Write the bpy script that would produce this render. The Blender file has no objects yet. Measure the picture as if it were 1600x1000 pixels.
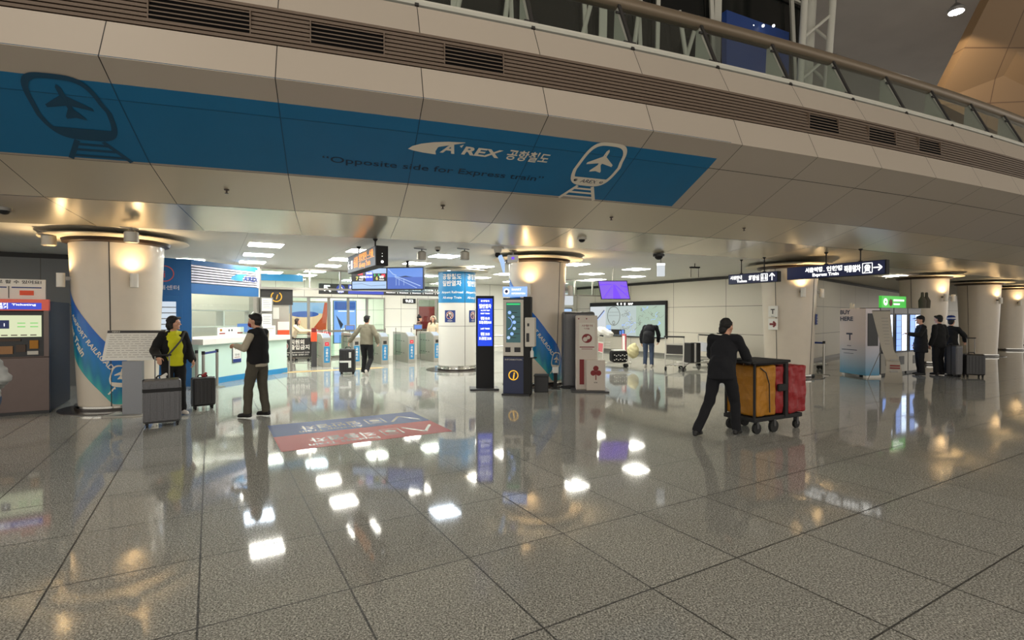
import bpy, bmesh, math, random
from math import sin, cos, pi, radians as R, hypot, atan2, sqrt
from mathutils import Vector as V, Matrix
random.seed(4)
S = bpy.context.scene
COL = S.collection
TS = bpy.data.scenes.new('workbench')     # a second, empty scene in which raw shapes are evaluated (removed at the end)
def evaluated(o):
    vl = TS.view_layers[0]; vl.update(); return bpy.data.meshes.new_from_object(o.evaluated_get(vl.depsgraph))

# ---------------------------------------------------------------- camera
cam = bpy.data.objects.new('camera', bpy.data.cameras.new('camera')); COL.objects.link(cam)
cam.data.sensor_width = 36.0; cam.data.lens = 36.0*808/1600
cam.data.clip_start = 0.05; cam.data.clip_end = 300
cam.location = (0, 0, 1.65); cam.rotation_euler = (R(90)-0.0078, 0, 0)
S.camera = cam
# ---------------------------------------------------------------- world, exposure
w = bpy.data.worlds.new('night'); S.world = w; w.use_nodes = True  # even warm fill light added to brighten the hall, despite the night
w.node_tree.nodes['Background'].inputs[0].default_value = (1.0, 0.94, 0.85, 1)
w.node_tree.nodes['Background'].inputs[1].default_value = 1.1
S.view_settings.view_transform = 'Standard'; S.view_settings.look = 'None'
S.view_settings.exposure = 0.45; S.view_settings.gamma = 1.0
try: S.view_settings.use_curve_mapping = False
except Exception: pass
HALL_FILL_POWER = 300       # added fill lamps under the roof of the great hall
PANEL_STRENGTH = 27.0  # recessed ceiling panels of the station
WARM_POWER = 50       # uplights on the round columns

# ---------------------------------------------------------------- materials
def lin(c):
    return tuple(((x/255)/12.92 if x/255 <= .04045 else ((x/255+.055)/1.055)**2.4) for x in c[:3]) + (1,)
MATS = {}
def mat(name, rgb, rough=.5, metal=0, emit=None, es=0, noise=0, nscale=8, bump=0, spec=.5, coat=0):
    m = bpy.data.materials.new(name); m.use_nodes = True; MATS[name] = m
    nt = m.node_tree; b = nt.nodes['Principled BSDF']
    b.inputs['Base Color'].default_value = lin(rgb); b.inputs['Roughness'].default_value = rough
    b.inputs['Metallic'].default_value = metal; b.inputs['Specular IOR Level'].default_value = spec
    b.inputs['Coat Weight'].default_value = coat
    if emit:
        b.inputs['Emission Color'].default_value = lin(emit); b.inputs['Emission Strength'].default_value = es
    if noise or bump:
        tc = nt.nodes.new('ShaderNodeTexCoord'); n = nt.nodes.new('ShaderNodeTexNoise')
        n.inputs['Scale'].default_value = nscale; n.inputs['Detail'].default_value = 6
        nt.links.new(tc.outputs['Object'], n.inputs['Vector'])
        if noise:
            mx = nt.nodes.new('ShaderNodeMix'); mx.data_type = 'RGBA'
            c = lin(rgb); mx.inputs['A'].default_value = tuple(x*(1-noise) for x in c[:3])+(1,)
            mx.inputs['B'].default_value = tuple(min(1, x*(1+noise)) for x in c[:3])+(1,)
            nt.links.new(n.outputs['Fac'], mx.inputs['Factor']); nt.links.new(mx.outputs['Result'], b.inputs['Base Color'])
        if bump:
            bp = nt.nodes.new('ShaderNodeBump'); bp.inputs['Strength'].default_value = bump; bp.inputs['Distance'].default_value = .01
            nt.links.new(n.outputs['Fac'], bp.inputs['Height']); nt.links.new(bp.outputs['Normal'], b.inputs['Normal'])
    return m
def emis(name, rgb, s):
    return mat(name, (20, 20, 20), .4, emit=rgb, es=s*(.75 if s < 5 else 1))
def glass(name, rgb=(225, 240, 235), tr=.9):
    m = bpy.data.materials.new(name); m.use_nodes = True; MATS[name] = m; nt = m.node_tree
    nt.nodes.remove(nt.nodes['Principled BSDF']); o = nt.nodes['Material Output']
    t = nt.nodes.new('ShaderNodeBsdfTransparent'); t.inputs[0].default_value = tuple(x*tr for x in lin(rgb)[:3])+(1,)
    g = nt.nodes.new('ShaderNodeBsdfGlossy'); g.inputs['Roughness'].default_value = .03; g.inputs['Color'].default_value = (.9, .9, .9, 1)
    lw = nt.nodes.new('ShaderNodeLayerWeight'); lw.inputs[0].default_value = .5
    pw = nt.nodes.new('ShaderNodeMath'); pw.operation = 'POWER'; pw.inputs[1].default_value = 4; nt.links.new(lw.outputs['Facing'], pw.inputs[0])
    fr = nt.nodes.new('ShaderNodeMath'); fr.operation = 'MULTIPLY_ADD'; fr.inputs[1].default_value = .6; fr.inputs[2].default_value = .035; nt.links.new(pw.outputs[0], fr.inputs[0])
    mx = nt.nodes.new('ShaderNodeMixShader')
    nt.links.new(fr.outputs[0], mx.inputs[0]); nt.links.new(t.outputs[0], mx.inputs[1]); nt.links.new(g.outputs[0], mx.inputs[2])
    nt.links.new(mx.outputs[0], o.inputs[0]); return m
M = MATS
mat('white', (225, 222, 214), .45); mat('offwhite', (205, 200, 188), .5); mat('paper', (222, 222, 216), .6)
mat('black', (16, 16, 18), .4); mat('matte_black', (20, 20, 22), .7); mat('dark', (44, 42, 41), .5); mat('dark_grey', (62, 62, 64), .45)
mat('steel', (165, 162, 155), .28, 1, noise=.12, nscale=3); mat('chrome', (200, 198, 192), .12, 1); mat('grey_metal', (128, 126, 122), .4, .6)
mat('trolley_metal', (205, 202, 194), .35, .3); mat('gate_steel', (172, 168, 158), .42, .55, noise=.1, nscale=5)
mat('blue', (20, 92, 150), .42, noise=.06, nscale=3); mat('sky_blue', (40, 135, 190), .4); mat('navy', (34, 44, 78), .45); mat('deep_blue', (28, 52, 120), .4)
mat('band_blue', (10, 104, 150), .5, noise=.08, nscale=2.5); mat('band_dark', (12, 42, 66), .5); mat('band_shade', (16, 66, 94), .5); mat('band_white', (225, 216, 198), .5)
mat('red', (140, 20, 26), .5, noise=.12, nscale=40); mat('cart_yellow', (168, 112, 16), .6, noise=.15, nscale=30)
mat('orange', (220, 80, 40), .5); mat('dark_red', (120, 20, 24), .5); mat('green_sign', (60, 170, 60), .4, emit=(70, 200, 70), es=.5)
mat('bronze', (62, 48, 38), .35, .5); mat('column', (204, 194, 178), .38, noise=.05, nscale=6, coat=.25)
mat('column_white', (212, 210, 202), .35, coat=.2)
mat('disc', (200, 190, 170), .45); mat('rubber', (22, 22, 22), .7)
mat('skin', (196, 148, 122), .5); mat('hair', (11, 9, 9), .7, bump=.6, nscale=60); mat('hair_brown', (40, 24, 20), .55, bump=.6, nscale=60)
mat('denim', (58, 72, 96), .8, noise=.3, nscale=30); mat('cloth_black', (11, 11, 13), .9, noise=.2, nscale=40); mat('cloth_navy', (10, 12, 19), .9, noise=.2, nscale=30)
mat('cloth_yellow', (205, 205, 14), .75, noise=.08, nscale=20); mat('cloth_beige', (168, 160, 140), .85, noise=.1, nscale=25); mat('cloth_khaki', (122, 116, 98), .85, noise=.12, nscale=25)
mat('cloth_olive', (74, 70, 58), .85, noise=.15, nscale=25); mat('cloth_brown', (82, 58, 48), .85); mat('cloth_cream', (205, 188, 160), .9, noise=.2, nscale=60)
mat('cloth_white', (160, 162, 160), .8, noise=.1); mat('shoe_black', (18, 17, 17), .5); mat('shoe_white', (205, 198, 190), .6); mat('mask_red', (120, 24, 44), .7)
mat('case_grey', (92, 92, 94), .32, .5, noise=.25, nscale=60, bump=.4); mat('case_dark', (34, 33, 34), .4); mat('case_red', (190, 30, 50), .45)
mat('granite_dark', (58, 52, 48), .2); mat('mint', (196, 222, 210), .4); mat('wood_brown', (150, 108, 66), .55, noise=.25, nscale=.8)
mat('purple_deep', (60, 30, 150), .4, emit=(110, 70, 220), es=.9)
glass('glass', (246, 252, 249), .98); glass('glass_green', (236, 248, 243), .98); glass('glass_dark', (240, 246, 243), .96)
emis('panel_light', (255, 252, 240), PANEL_STRENGTH); emis('panel_cool', (225, 240, 255), PANEL_STRENGTH*.8)
emis('warm_glow', (255, 206, 130), 14); emis('text_white', (255, 255, 250), 2.2); emis('text_orange', (255, 150, 10), 1.6)
emis('screen_blue', (10, 70, 235), 1.0); emis('screen_white', (215, 228, 240), .9); emis('screen_cream', (225, 232, 190), .9)
emis('screen_sky', (105, 150, 235), .95); emis('screen_sea', (75, 115, 215), .8); emis('screen_pale', (175, 205, 245), 1.0); emis('screen_teal', (60, 110, 110), .55)
emis('screen_red', (235, 30, 60), 1.2); emis('screen_green', (40, 220, 120), 1.0); emis('screen_yellow', (240, 230, 100), 1.0)
emis('sign_navy', (34, 46, 92), .35); emis('sign_slate', (78, 84, 98), .45); emis('lit_poster_blue', (130, 165, 240), 1.5); emis('lit_poster_orange', (235, 190, 150), 1.5)
emis('lit_cool', (205, 225, 255), 3.0); emis('spot_white', (255, 250, 240), 60); emis('screen_purple', (140, 100, 235), 1.0); emis('lit_amber', (255, 190, 40), 1.1)
emis('map_glow', (200, 215, 212), .8); emis('map_pale', (222, 228, 232), .85); emis('map_green', (188, 212, 192), .75); emis('badge', (60, 80, 220), .8)

def granite():
    m = bpy.data.materials.new('granite_floor'); m.use_nodes = True; MATS['floor'] = m
    nt = m.node_tree; N = nt.nodes.new; L = nt.links.new; b = nt.nodes['Principled BSDF']
    tc = N('ShaderNodeTexCoord'); sp = N('ShaderNodeSeparateXYZ')
    mp = N('ShaderNodeMapping'); mp.inputs['Rotation'].default_value = (0, 0, -0.5286)
    L(tc.outputs['Object'], mp.inputs['Vector']); L(mp.outputs[0], sp.inputs[0])
    def mth(op, a, bb=None, c=None):
        n = N('ShaderNodeMath'); n.operation = op
        for i, x in enumerate((a, bb, c)):
            if x is None: continue
            if isinstance(x, (int, float)): n.inputs[i].default_value = x
            else: L(x, n.inputs[i])
        return n.outputs[0]
    def joint(co, step, off):
        t = mth('ADD', mth('DIVIDE', co, step), off)
        d = mth('ABSOLUTE', mth('SUBTRACT', mth('FRACT', mth('ADD', t, .5)), .5))
        return mth('LESS_THAN', mth('MULTIPLY', d, step), .0058), mth('FLOOR', t)
    j1, c1 = joint(sp.outputs[0], .7906, 1.0812); j2, c2 = joint(sp.outputs[1], .9215, -3.4567)
    g = mth('MAXIMUM', j1, j2)
    n1 = N('ShaderNodeTexNoise'); n1.inputs['Scale'].default_value = 95; n1.inputs['Detail'].default_value = 3; n1.inputs['Roughness'].default_value = .7
    L(tc.outputs['Object'], n1.inputs['Vector'])
    vo = N('ShaderNodeTexVoronoi'); vo.inputs['Scale'].default_value = 130; L(tc.outputs['Object'], vo.inputs['Vector'])
    cr = N('ShaderNodeValToRGB'); e = cr.color_ramp.elements
    e[0].position = .34; e[0].color = lin((78, 78, 75)); e[1].position = .64; e[1].color = lin((216, 216, 208))
    x = e.new(.5); x.color = lin((154, 154, 147))
    L(n1.outputs['Fac'], cr.inputs[0])
    hs = N('ShaderNodeSeparateColor'); L(vo.outputs['Color'], hs.inputs[0])
    k = mth('ADD', mth('MULTIPLY', hs.outputs[0], .5), .72)
    wn = N('ShaderNodeTexWhiteNoise'); wn.noise_dimensions = '2D'; cb = N('ShaderNodeCombineXYZ'); L(c1, cb.inputs[0]); L(c2, cb.inputs[1]); L(cb.outputs[0], wn.inputs['Vector'])
    k2 = mth('MULTIPLY', k, mth('ADD', mth('MULTIPLY', wn.outputs['Value'], .1), .93))
    k3 = mth('MULTIPLY', k2, mth('SUBTRACT', 1, mth('MULTIPLY', g, .82)))
    vm = N('ShaderNodeVectorMath'); vm.operation = 'SCALE'; L(cr.outputs[0], vm.inputs[0]); L(k3, vm.inputs['Scale'])
    L(vm.outputs[0], b.inputs['Base Color'])
    rr = mth('ADD', mth('MULTIPLY', n1.outputs['Fac'], .09), mth('ADD', .012, mth('MULTIPLY', g, .4)))
    L(rr, b.inputs['Roughness']); L(mth('MULTIPLY_ADD', mth('GREATER_THAN', hs.outputs[1], .42), .55, .12), b.inputs['Specular IOR Level'])
    return m
granite()

def panelled(name, rgb, rough, metal=0, lines_v=(), seam=(132, 5), coat=0):
    """fascia panels; uv.x counts panels, uv.y counts profile steps"""
    m = mat(name, rgb, rough, metal, coat=coat); nt = m.node_tree; N = nt.nodes.new; L = nt.links.new; b = nt.nodes['Principled BSDF']
    uv = N('ShaderNodeUVMap'); uv.uv_map = 'UVMap'; sp = N('ShaderNodeSeparateXYZ'); L(uv.outputs[0], sp.inputs[0])
    def mth(op, a, bb=None):
        n = N('ShaderNodeMath'); n.operation = op
        for i, x in enumerate((a, bb)):
            if x is None: continue
            if isinstance(x, (int, float)): n.inputs[i].default_value = x
            else: L(x, n.inputs[i])
        return n.outputs[0]
    d = mth('ABSOLUTE', mth('SUBTRACT', mth('FRACT', mth('ADD', sp.outputs[0], .5)), .5))
    g = mth('LESS_THAN', d, .0032)
    for lv in lines_v:
        g = mth('MAXIMUM', g, mth('LESS_THAN', mth('ABSOLUTE', mth('SUBTRACT', sp.outputs[1], lv)), .008))
    mx = N('ShaderNodeMix'); mx.data_type = 'RGBA'; mx.inputs['A'].default_value = lin(rgb); mx.inputs['B'].default_value = lin((30, 28, 26))
    nz = N('ShaderNodeTexWhiteNoise'); nz.noise_dimensions = '1D'; L(mth('FLOOR', sp.outputs[0]), nz.inputs['W'])
    L(g, mx.inputs['Factor']); vm = N('ShaderNodeVectorMath'); vm.operation = 'SCALE'; L(mx.outputs['Result'], vm.inputs[0])
    L(mth('ADD', mth('MULTIPLY', nz.outputs['Value'], .06), .95), vm.inputs['Scale']); L(vm.outputs[0], b.inputs['Base Color'])
    return m
panelled('fascia', (182, 171, 157), .5, .1, (4,)); panelled('soffit_gloss', (214, 204, 184), .22, .45, (6,)); panelled('soffit_mid', (214, 202, 180), .34, .25, (5, 6))

def wallgrid(name, rgb, sx, zs, rough=.4, line=(90, 86, 78), lw=.008):
    """wall panels: vertical joints every sx m along the wall (uv.x in m), horizontal joints at heights zs (uv.y in m)"""
    m = mat(name, rgb, rough); nt = m.node_tree; N = nt.nodes.new; L = nt.links.new; b = nt.nodes['Principled BSDF']
    uv = N('ShaderNodeUVMap'); uv.uv_map = 'UVMap'; sp = N('ShaderNodeSeparateXYZ'); L(uv.outputs[0], sp.inputs[0])
    def mth(op, a, bb=None):
        n = N('ShaderNodeMath'); n.operation = op
        for i, x in enumerate((a, bb)):
            if x is None: continue
            if isinstance(x, (int, float)): n.inputs[i].default_value = x
            else: L(x, n.inputs[i])
        return n.outputs[0]
    t = mth('DIVIDE', sp.outputs[0], sx)
    g = mth('LESS_THAN', mth('MULTIPLY', mth('ABSOLUTE', mth('SUBTRACT', mth('FRACT', mth('ADD', t, .5)), .5)), sx), lw)
    for z in zs: g = mth('MAXIMUM', g, mth('LESS_THAN', mth('ABSOLUTE', mth('SUBTRACT', sp.outputs[1], z)), lw))
    mx = N('ShaderNodeMix'); mx.data_type = 'RGBA'; mx.inputs['A'].default_value = lin(rgb); mx.inputs['B'].default_value = lin(line)
    L(g, mx.inputs['Factor']); L(mx.outputs['Result'], b.inputs['Base Color']); return m
wallgrid('wall_panels', (206, 200, 186), 2.45, (1.0, 2.0)); wallgrid('wall_grey', (120, 120, 118), 1.2, (1.9,)); wallgrid('wall_white', (222, 220, 210), 1.0, (1.2, 1.95), lw=.006)
wallgrid('ceiling_tiles', (222, 220, 212), 1.95, (), .55, (180, 178, 170), .004)
wallgrid('copper_panels', (136, 108, 76), 3.0, (9.0, 11.0, 13.0), .5, (96, 70, 46), .02)

def swoosh_mat():
    m = mat('wave_print', (10, 110, 180), .38, coat=.2); nt = m.node_tree; N = nt.nodes.new; L = nt.links.new; b = nt.nodes['Principled BSDF']
    uv = N('ShaderNodeUVMap'); uv.uv_map = 'UVMap'; sp = N('ShaderNodeSeparateXYZ'); L(uv.outputs[0], sp.inputs[0])
    w1 = N('ShaderNodeTexWave'); w1.inputs['Scale'].default_value = 1.6; w1.inputs['Distortion'].default_value = 3; L(uv.outputs[0], w1.inputs['Vector'])
    ad = N('ShaderNodeMath'); ad.operation = 'MULTIPLY_ADD'; L(w1.outputs['Fac'], ad.inputs[0]); ad.inputs[1].default_value = .14; L(sp.outputs[1], ad.inputs[2])
    cr = N('ShaderNodeValToRGB'); e = cr.color_ramp.elements
    e[0].position = 0; e[0].color = lin((60, 170, 160)); e[1].position = 1; e[1].color = lin((12, 96, 185))
    x = e.new(.3); x.color = lin((14, 118, 160)); x = e.new(.62); x.color = lin((6, 120, 190))
    L(ad.outputs[0], cr.inputs[0]); L(cr.outputs[0], b.inputs['Base Color'])
swoosh_mat()
def grad_mat():
    m = mat('fade_print', (200, 196, 200), .4); nt = m.node_tree; N = nt.nodes.new; L = nt.links.new; b = nt.nodes['Principled BSDF']
    tc = N('ShaderNodeTexCoord'); sp = N('ShaderNodeSeparateXYZ'); L(tc.outputs['Object'], sp.inputs[0])
    cr = N('ShaderNodeValToRGB'); e = cr.color_ramp.elements
    e[0].position = .05; e[0].color = lin((70, 140, 175)); e[1].position = 1.0; e[1].color = lin((205, 196, 200)); x = e.new(.6); x.color = lin((176, 182, 196))
    L(sp.outputs[2], cr.inputs[0]); L(cr.outputs[0], b.inputs['Base Color'])
grad_mat()
def louvre_mat():
    m = mat('silver_slats', (190, 190, 200), .3, .5); nt = m.node_tree; N = nt.nodes.new; L = nt.links.new; b = nt.nodes['Principled BSDF']
louvre_mat()

# ---------------------------------------------------------------- mesh builder
class MB:
    def __init__(s): s.v = []; s.f = []; s.m = []; s.uv = None; s.cur = 0
    def add(s, vs, fs, mi=None):
        o = len(s.v); s.v += [tuple(p) for p in vs]; s.f += [tuple(i+o for i in f) for f in fs]
        s.m += [s.cur if mi is None else mi]*len(fs); return s
    def box(s, x0, x1, y0, y1, z0, z1, mi=None):
        vs = [(x, y, z) for x in (x0, x1) for y in (y0, y1) for z in (z0, z1)]
        return s.add(vs, [(0, 1, 3, 2), (4, 6, 7, 5), (0, 4, 5, 1), (2, 3, 7, 6), (0, 2, 6, 4), (1, 5, 7, 3)], mi)
    def bar(s, p, q, w, t=None, up=(0, 0, 1), mi=None):
        p = V(p); q = V(q); d = (q-p).normalized(); t = t or w
        u = V(up); 
        if abs(d.dot(u)) > .98: u = V((0, 1, 0))
        a = d.cross(u).normalized()*w/2; b = d.cross(a).normalized()*t/2
        vs = [p+i*a+j*b for i, j in ((-1, -1), (1, -1), (1, 1), (-1, 1))]+[q+i*a+j*b for i, j in ((-1, -1), (1, -1), (1, 1), (-1, 1))]
        return s.add(vs, [(3, 2, 1, 0), (4, 5, 6, 7), (0, 1, 5, 4), (1, 2, 6, 5), (2, 3, 7, 6), (3, 0, 4, 7)], mi)
    def tube(s, pts, r, n=10, mi=None):
        pts = [V(p) for p in pts]; rs = r if isinstance(r, (list, tuple)) else [r]*len(pts); vs = []; a = None
        for i, p in enumerate(pts):
            d = ((pts[min(i+1, len(pts)-1)]-p).normalized()+(p-pts[max(i-1, 0)]).normalized())
            d = d.normalized() if d.length > 1e-6 else V((0, 0, 1))
            if a is None:
                a = d.cross(V((0, 0, 1)) if abs(d.z) < .9 else V((1, 0, 0))).normalized()
            else:
                a = (a-d*a.dot(d)).normalized()
            b = d.cross(a)
            vs += [p+(a*cos(2*pi*k/n)+b*sin(2*pi*k/n))*rs[i] for k in range(n)]
        fs = [(i*n+k, i*n+(k+1) % n, (i+1)*n+(k+1) % n, (i+1)*n+k) for i in range(len(pts)-1) for k in range(n)]
        fs += [tuple(range(n))[::-1], tuple((len(pts)-1)*n+k for k in range(n))]
        return s.add(vs, fs, mi)
    def lathe(s, prof, n=48, c=(0, 0, 0), mi=None, cap=True):
        vs = [(c[0]+r*cos(2*pi*k/n), c[1]+r*sin(2*pi*k/n), c[2]+z) for r, z in prof for k in range(n)]
        fs = [(i*n+k, i*n+(k+1) % n, (i+1)*n+(k+1) % n, (i+1)*n+k) for i in range(len(prof)-1) for k in range(n)]
        if cap:
            if prof[0][0] > 1e-5: fs.append(tuple(range(n))[::-1])
            if prof[-1][0] > 1e-5: fs.append(tuple((len(prof)-1)*n+k for k in range(n)))
        return s.add(vs, fs, mi)
    def sph(s, c, r, n=16, mi=None):
        if not isinstance(r, (tuple, list)): r = (r, r, r)
        vs = [(c[0], c[1], c[2]-r[2])]; h = n//2
        for i in range(1, h):
            a = -pi/2+pi*i/h
            vs += [(c[0]+r[0]*cos(a)*cos(2*pi*k/n), c[1]+r[1]*cos(a)*sin(2*pi*k/n), c[2]+r[2]*sin(a)) for k in range(n)]
        vs.append((c[0], c[1], c[2]+r[2])); T = len(vs)-1
        fs = [(0, 1+(k+1) % n, 1+k) for k in range(n)]+[(1+i*n+k, 1+i*n+(k+1) % n, 1+(i+1)*n+(k+1) % n, 1+(i+1)*n+k) for i in range(h-2) for k in range(n)]
        fs += [(1+(h-2)*n+k, 1+(h-2)*n+(k+1) % n, T) for k in range(n)]
        return s.add(vs, fs, mi)
    def prism(s, poly, fn, t, mi=None):
        """poly in 2d, fn(x, y, depth) -> point"""
        n = len(poly); vs = [fn(x, y, 0) for x, y in poly]+[fn(x, y, t) for x, y in poly]
        fs = [tuple(range(n)), tuple(range(2*n-1, n-1, -1))]+[(i, i+n, (i+1) % n+n, (i+1) % n) for i in range(n)]
        return s.add(vs, fs, mi)
    def build(s, name, mats, parent=None, smooth=False, bevel=0, uvs=None, tri=False):
        me = bpy.data.meshes.new(name); me.from_pydata([tuple(p) for p in s.v], [], s.f)
        if not isinstance(mats, (list, tuple)): mats = [mats]
        for m in mats: me.materials.append(MATS[m] if isinstance(m, str) else m)
        for p, mi in zip(me.polygons, s.m): p.material_index = mi; p.use_smooth = smooth
        bm = bmesh.new(); bm.from_mesh(me); bmesh.ops.recalc_face_normals(bm, faces=bm.faces[:]) if s.uv is None else None; bm.to_mesh(me); bm.free()
        if s.uv:
            ul = me.uv_layers.new(name='UVMap')
            for l in me.loops: ul.data[l.index].uv = s.uv[l.vertex_index]
        o = bpy.data.objects.new(name, me); COL.objects.link(o)
        if parent is not None: o.parent = parent
        if bevel:
            b = o.modifiers.new('bevel', 'BEVEL'); b.width = bevel; b.segments = 2; b.limit_method = 'ANGLE'; b.angle_limit = R(40)
        if smooth:
            try: me.set_sharp_from_angle(angle=R(42))
            except Exception: pass
        return o
def tag(o, label=None, cat=None, group=None, kind=None):
    for k, v in (('label', label), ('category', cat), ('group', group), ('kind', kind)):
        if v: o[k] = v
    return o
def thing(name, label, cat, loc=(0, 0, 0), rz=0, group=None):
    o = bpy.data.objects.new(name, None); COL.objects.link(o); o.empty_display_size = .1
    o.location = loc; o.rotation_euler = (0, 0, rz); return tag(o, label, cat, group)
def struct(o): o['kind'] = 'structure'; return o
def copy_tree(o, parent=None):
    c = o.copy(); COL.objects.link(c)
    if parent is not None: c.parent = parent
    for ch in list(o.children): copy_tree(ch, c)
    return c
A1 = 0.5286                  # direction of the station grid
E1 = (cos(A1), sin(A1)); E2 = (-sin(A1), cos(A1)); AS = A1-pi/2
def g2(o, a, b=0): return (o[0]+E1[0]*a+E2[0]*b, o[1]+E1[1]*a+E2[1]*b)

# ---------------------------------------------------------------- lettering
_tc = {}
def text2d(s, bold=0):
    key = (s, bold)
    if key in _tc: return _tc[key]
    c = bpy.data.curves.new('t', 'FONT'); c.body = s; c.size = 1; c.offset = bold; c.resolution_u = 3
    o = bpy.data.objects.new('t', c); TS.collection.objects.link(o)
    me = evaluated(o)
    vs = [(v.co.x, v.co.y) for v in me.vertices]; fs = [tuple(p.vertices) for p in me.polygons]
    bpy.data.objects.remove(o); bpy.data.curves.remove(c); bpy.data.meshes.remove(me)
    _tc[key] = (vs, fs); return vs, fs
def put_text(mb, s, fn, x, y, h, w=None, align='l', bold=.012, shear=0, mi=None):
    """lettering through fn(x, y) -> point; h = capital height, w = optional total width"""
    vs, fs = text2d(s, bold)
    if not vs: return
    x0 = min(v[0] for v in vs); x1 = max(v[0] for v in vs)
    ky = h/.73; kx = ky if w is None else w/(x1-x0)
    W = (x1-x0)*kx; ox = x-(W/2 if align == 'c' else W if align == 'r' else 0)
    mb.add([fn(ox+(a-x0)*kx+shear*b*ky, y+b*ky) for a, b in vs], fs, mi)
def rect2(mb, fn, x0, x1, y0, y1, mi=None, nx=1, ny=1):
    vs = [fn(x0+(x1-x0)*i/nx, y0+(y1-y0)*j/ny) for j in range(ny+1) for i in range(nx+1)]
    fs = [(j*(nx+1)+i, j*(nx+1)+i+1, (j+1)*(nx+1)+i+1, (j+1)*(nx+1)+i) for j in range(ny) for i in range(nx)]
    mb.add(vs, fs, mi)
def poly2(mb, fn, pts, mi=None): mb.add([fn(*p) for p in pts], [tuple(range(len(pts)))], mi)
def ring2(mb, fn, cx, cy, r0, r1, mi=None, a0=0, a1=2*pi, n=32):
    vs = []
    for k in range(n+1):
        a = a0+(a1-a0)*k/n; vs += [fn(cx+r0*cos(a), cy+r0*sin(a)), fn(cx+r1*cos(a), cy+r1*sin(a))]
    mb.add(vs, [(2*k, 2*k+1, 2*k+3, 2*k+2) for k in range(n)], mi)
def disc2(mb, fn, cx, cy, r, mi=None, n=24, ry=None):
    ry = ry or r; mb.add([fn(cx+r*cos(2*pi*k/n), cy+ry*sin(2*pi*k/n)) for k in range(n)], [tuple(range(n))], mi)
def line2(mb, fn, pts, w, mi=None):
    for (x0, y0), (x1, y1) in zip(pts, pts[1:]):
        d = hypot(x1-x0, y1-y0) or 1; nx, ny = -(y1-y0)/d*w/2, (x1-x0)/d*w/2
        mb.add([fn(x0+nx, y0+ny), fn(x1+nx, y1+ny), fn(x1-nx, y1-ny), fn(x0-nx, y0-ny)], [(0, 1, 2, 3)], mi)
def arrow2(mb, fn, cx, cy, s, ang, mi=None, w=.16):
    def g(x, y): return fn(cx+(x*cos(ang)-y*sin(ang))*s, cy+(x*sin(ang)+y*cos(ang))*s)
    line2(mb, g, [(-.5, 0), (.42, 0)], w, mi); line2(mb, g, [(.08, .4), (.5, 0)], w, mi); line2(mb, g, [(.5, 0), (.08, -.4)], w, mi)
def front(y=0, x0=0, z0=0):      # drawing plane on a face that looks towards local -y
    return lambda x, z: (x0+x, y, z0+z)

def train_icon(mb, fn, w, h, tracks=True, name=True, mi=None, mdark=None):
    """rounded front of a train with a plane in it, origin = bottom centre of the body, w x h"""
    # outline ring: superellipse, narrower at the foot of the sides
    def P(a, k):
        ca, sa = cos(a), sin(a); e = .55
        x = (abs(ca)**e)*(1 if ca > 0 else -1); y = (abs(sa)**e)*(1 if sa > 0 else -1)
        xx = x*w/2*k*(1-.10*abs(y)-(.06 if y > 0 else 0)); yy = y*h/2*k
        return xx, h/2+yy
    n = 64; t = .86; vs = []
    for k in range(n):
        a = 2*pi*k/n; o = P(a, 1); i = P(a, t)
        if i[1] < h*.2: i = (i[0], h*.2)
        vs += [fn(*o), fn(*i)]
    mb.add(vs, [(2*k, 2*k+1, (2*k+3) % (2*n), (2*k+2) % (2*n)) for k in range(n)], mi)
    pl = [(0, .42), (.035, .36), (.04, .2), (.3, -.02), (.3, -.08), (.04, .02), (.03, -.16), (.13, -.25), (.13, -.3), (0, -.26)]
    pl = pl+[(-x, y) for x, y in pl[-2:0:-1]]
    mb.add([fn(x*w*.95, h*.56+y*h*.72) for x, y in pl]+[fn(0, h*.56)], [(i, (i+1) % len(pl), len(pl)) for i in range(len(pl))], mi)
    if tracks:
        line2(mb, fn, [(-w*.17, -.01*h), (-w*.42, -h*.36)], w*.07, mi); line2(mb, fn, [(w*.17, -.01*h), (w*.42, -h*.36)], w*.07, mi)
        for q in (.08, .18, .29): line2(mb, fn, [(-w*(.19+.66*q), -h*q), (w*(.19+.66*q), -h*q)], h*.045, mi)
    if name and mdark is not None:
        put_text(mb, 'AREX', fn, 0, h*.075, h*.085, align='c', shear=.2, mi=mdark)
        disc2(mb, fn, -w*.3, h*.12, w*.04, mdark); disc2(mb, fn, w*.3, h*.12, w*.04, mdark)

# ================================================================ STRUCTURE
# curved fascia over the station front: circle about (CX, CY); profile of offsets and heights
CX, CY, RC = -37.027, 110.812, 105.725
PZ = [5.56, 5.12, 4.65, 4.21, 3.97, 3.53, 3.25, 3.10]; PO = [4.50, 4.72, 4.81, 4.99, 4.52, 3.60, 2.58, 1.11]
PS = [0]
for k in range(7): PS.append(PS[-1]+hypot(PZ[k+1]-PZ[k], PO[k+1]-PO[k]))
RA = 110.0; TH0 = .33
def arcpt(th, off, z): r = RC+off; return (CX+r*sin(th), CY-r*cos(th), z)
def fas(a, s, lift=.0):
    """point on the fascia: a = metres along the arc, s = metres down the profile"""
    k = 0
    while k < 6 and s > PS[k+1]: k += 1
    t = (s-PS[k])/(PS[k+1]-PS[k]); dz = PZ[k+1]-PZ[k]; do = PO[k+1]-PO[k]; l = hypot(dz, do)
    no, nz = -dz/l, do/l
    return arcpt(TH0+a/RA, PO[k]+do*t+no*lift, PZ[k]+dz*t+nz*lift)
TA, TB = .17, .86
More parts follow.
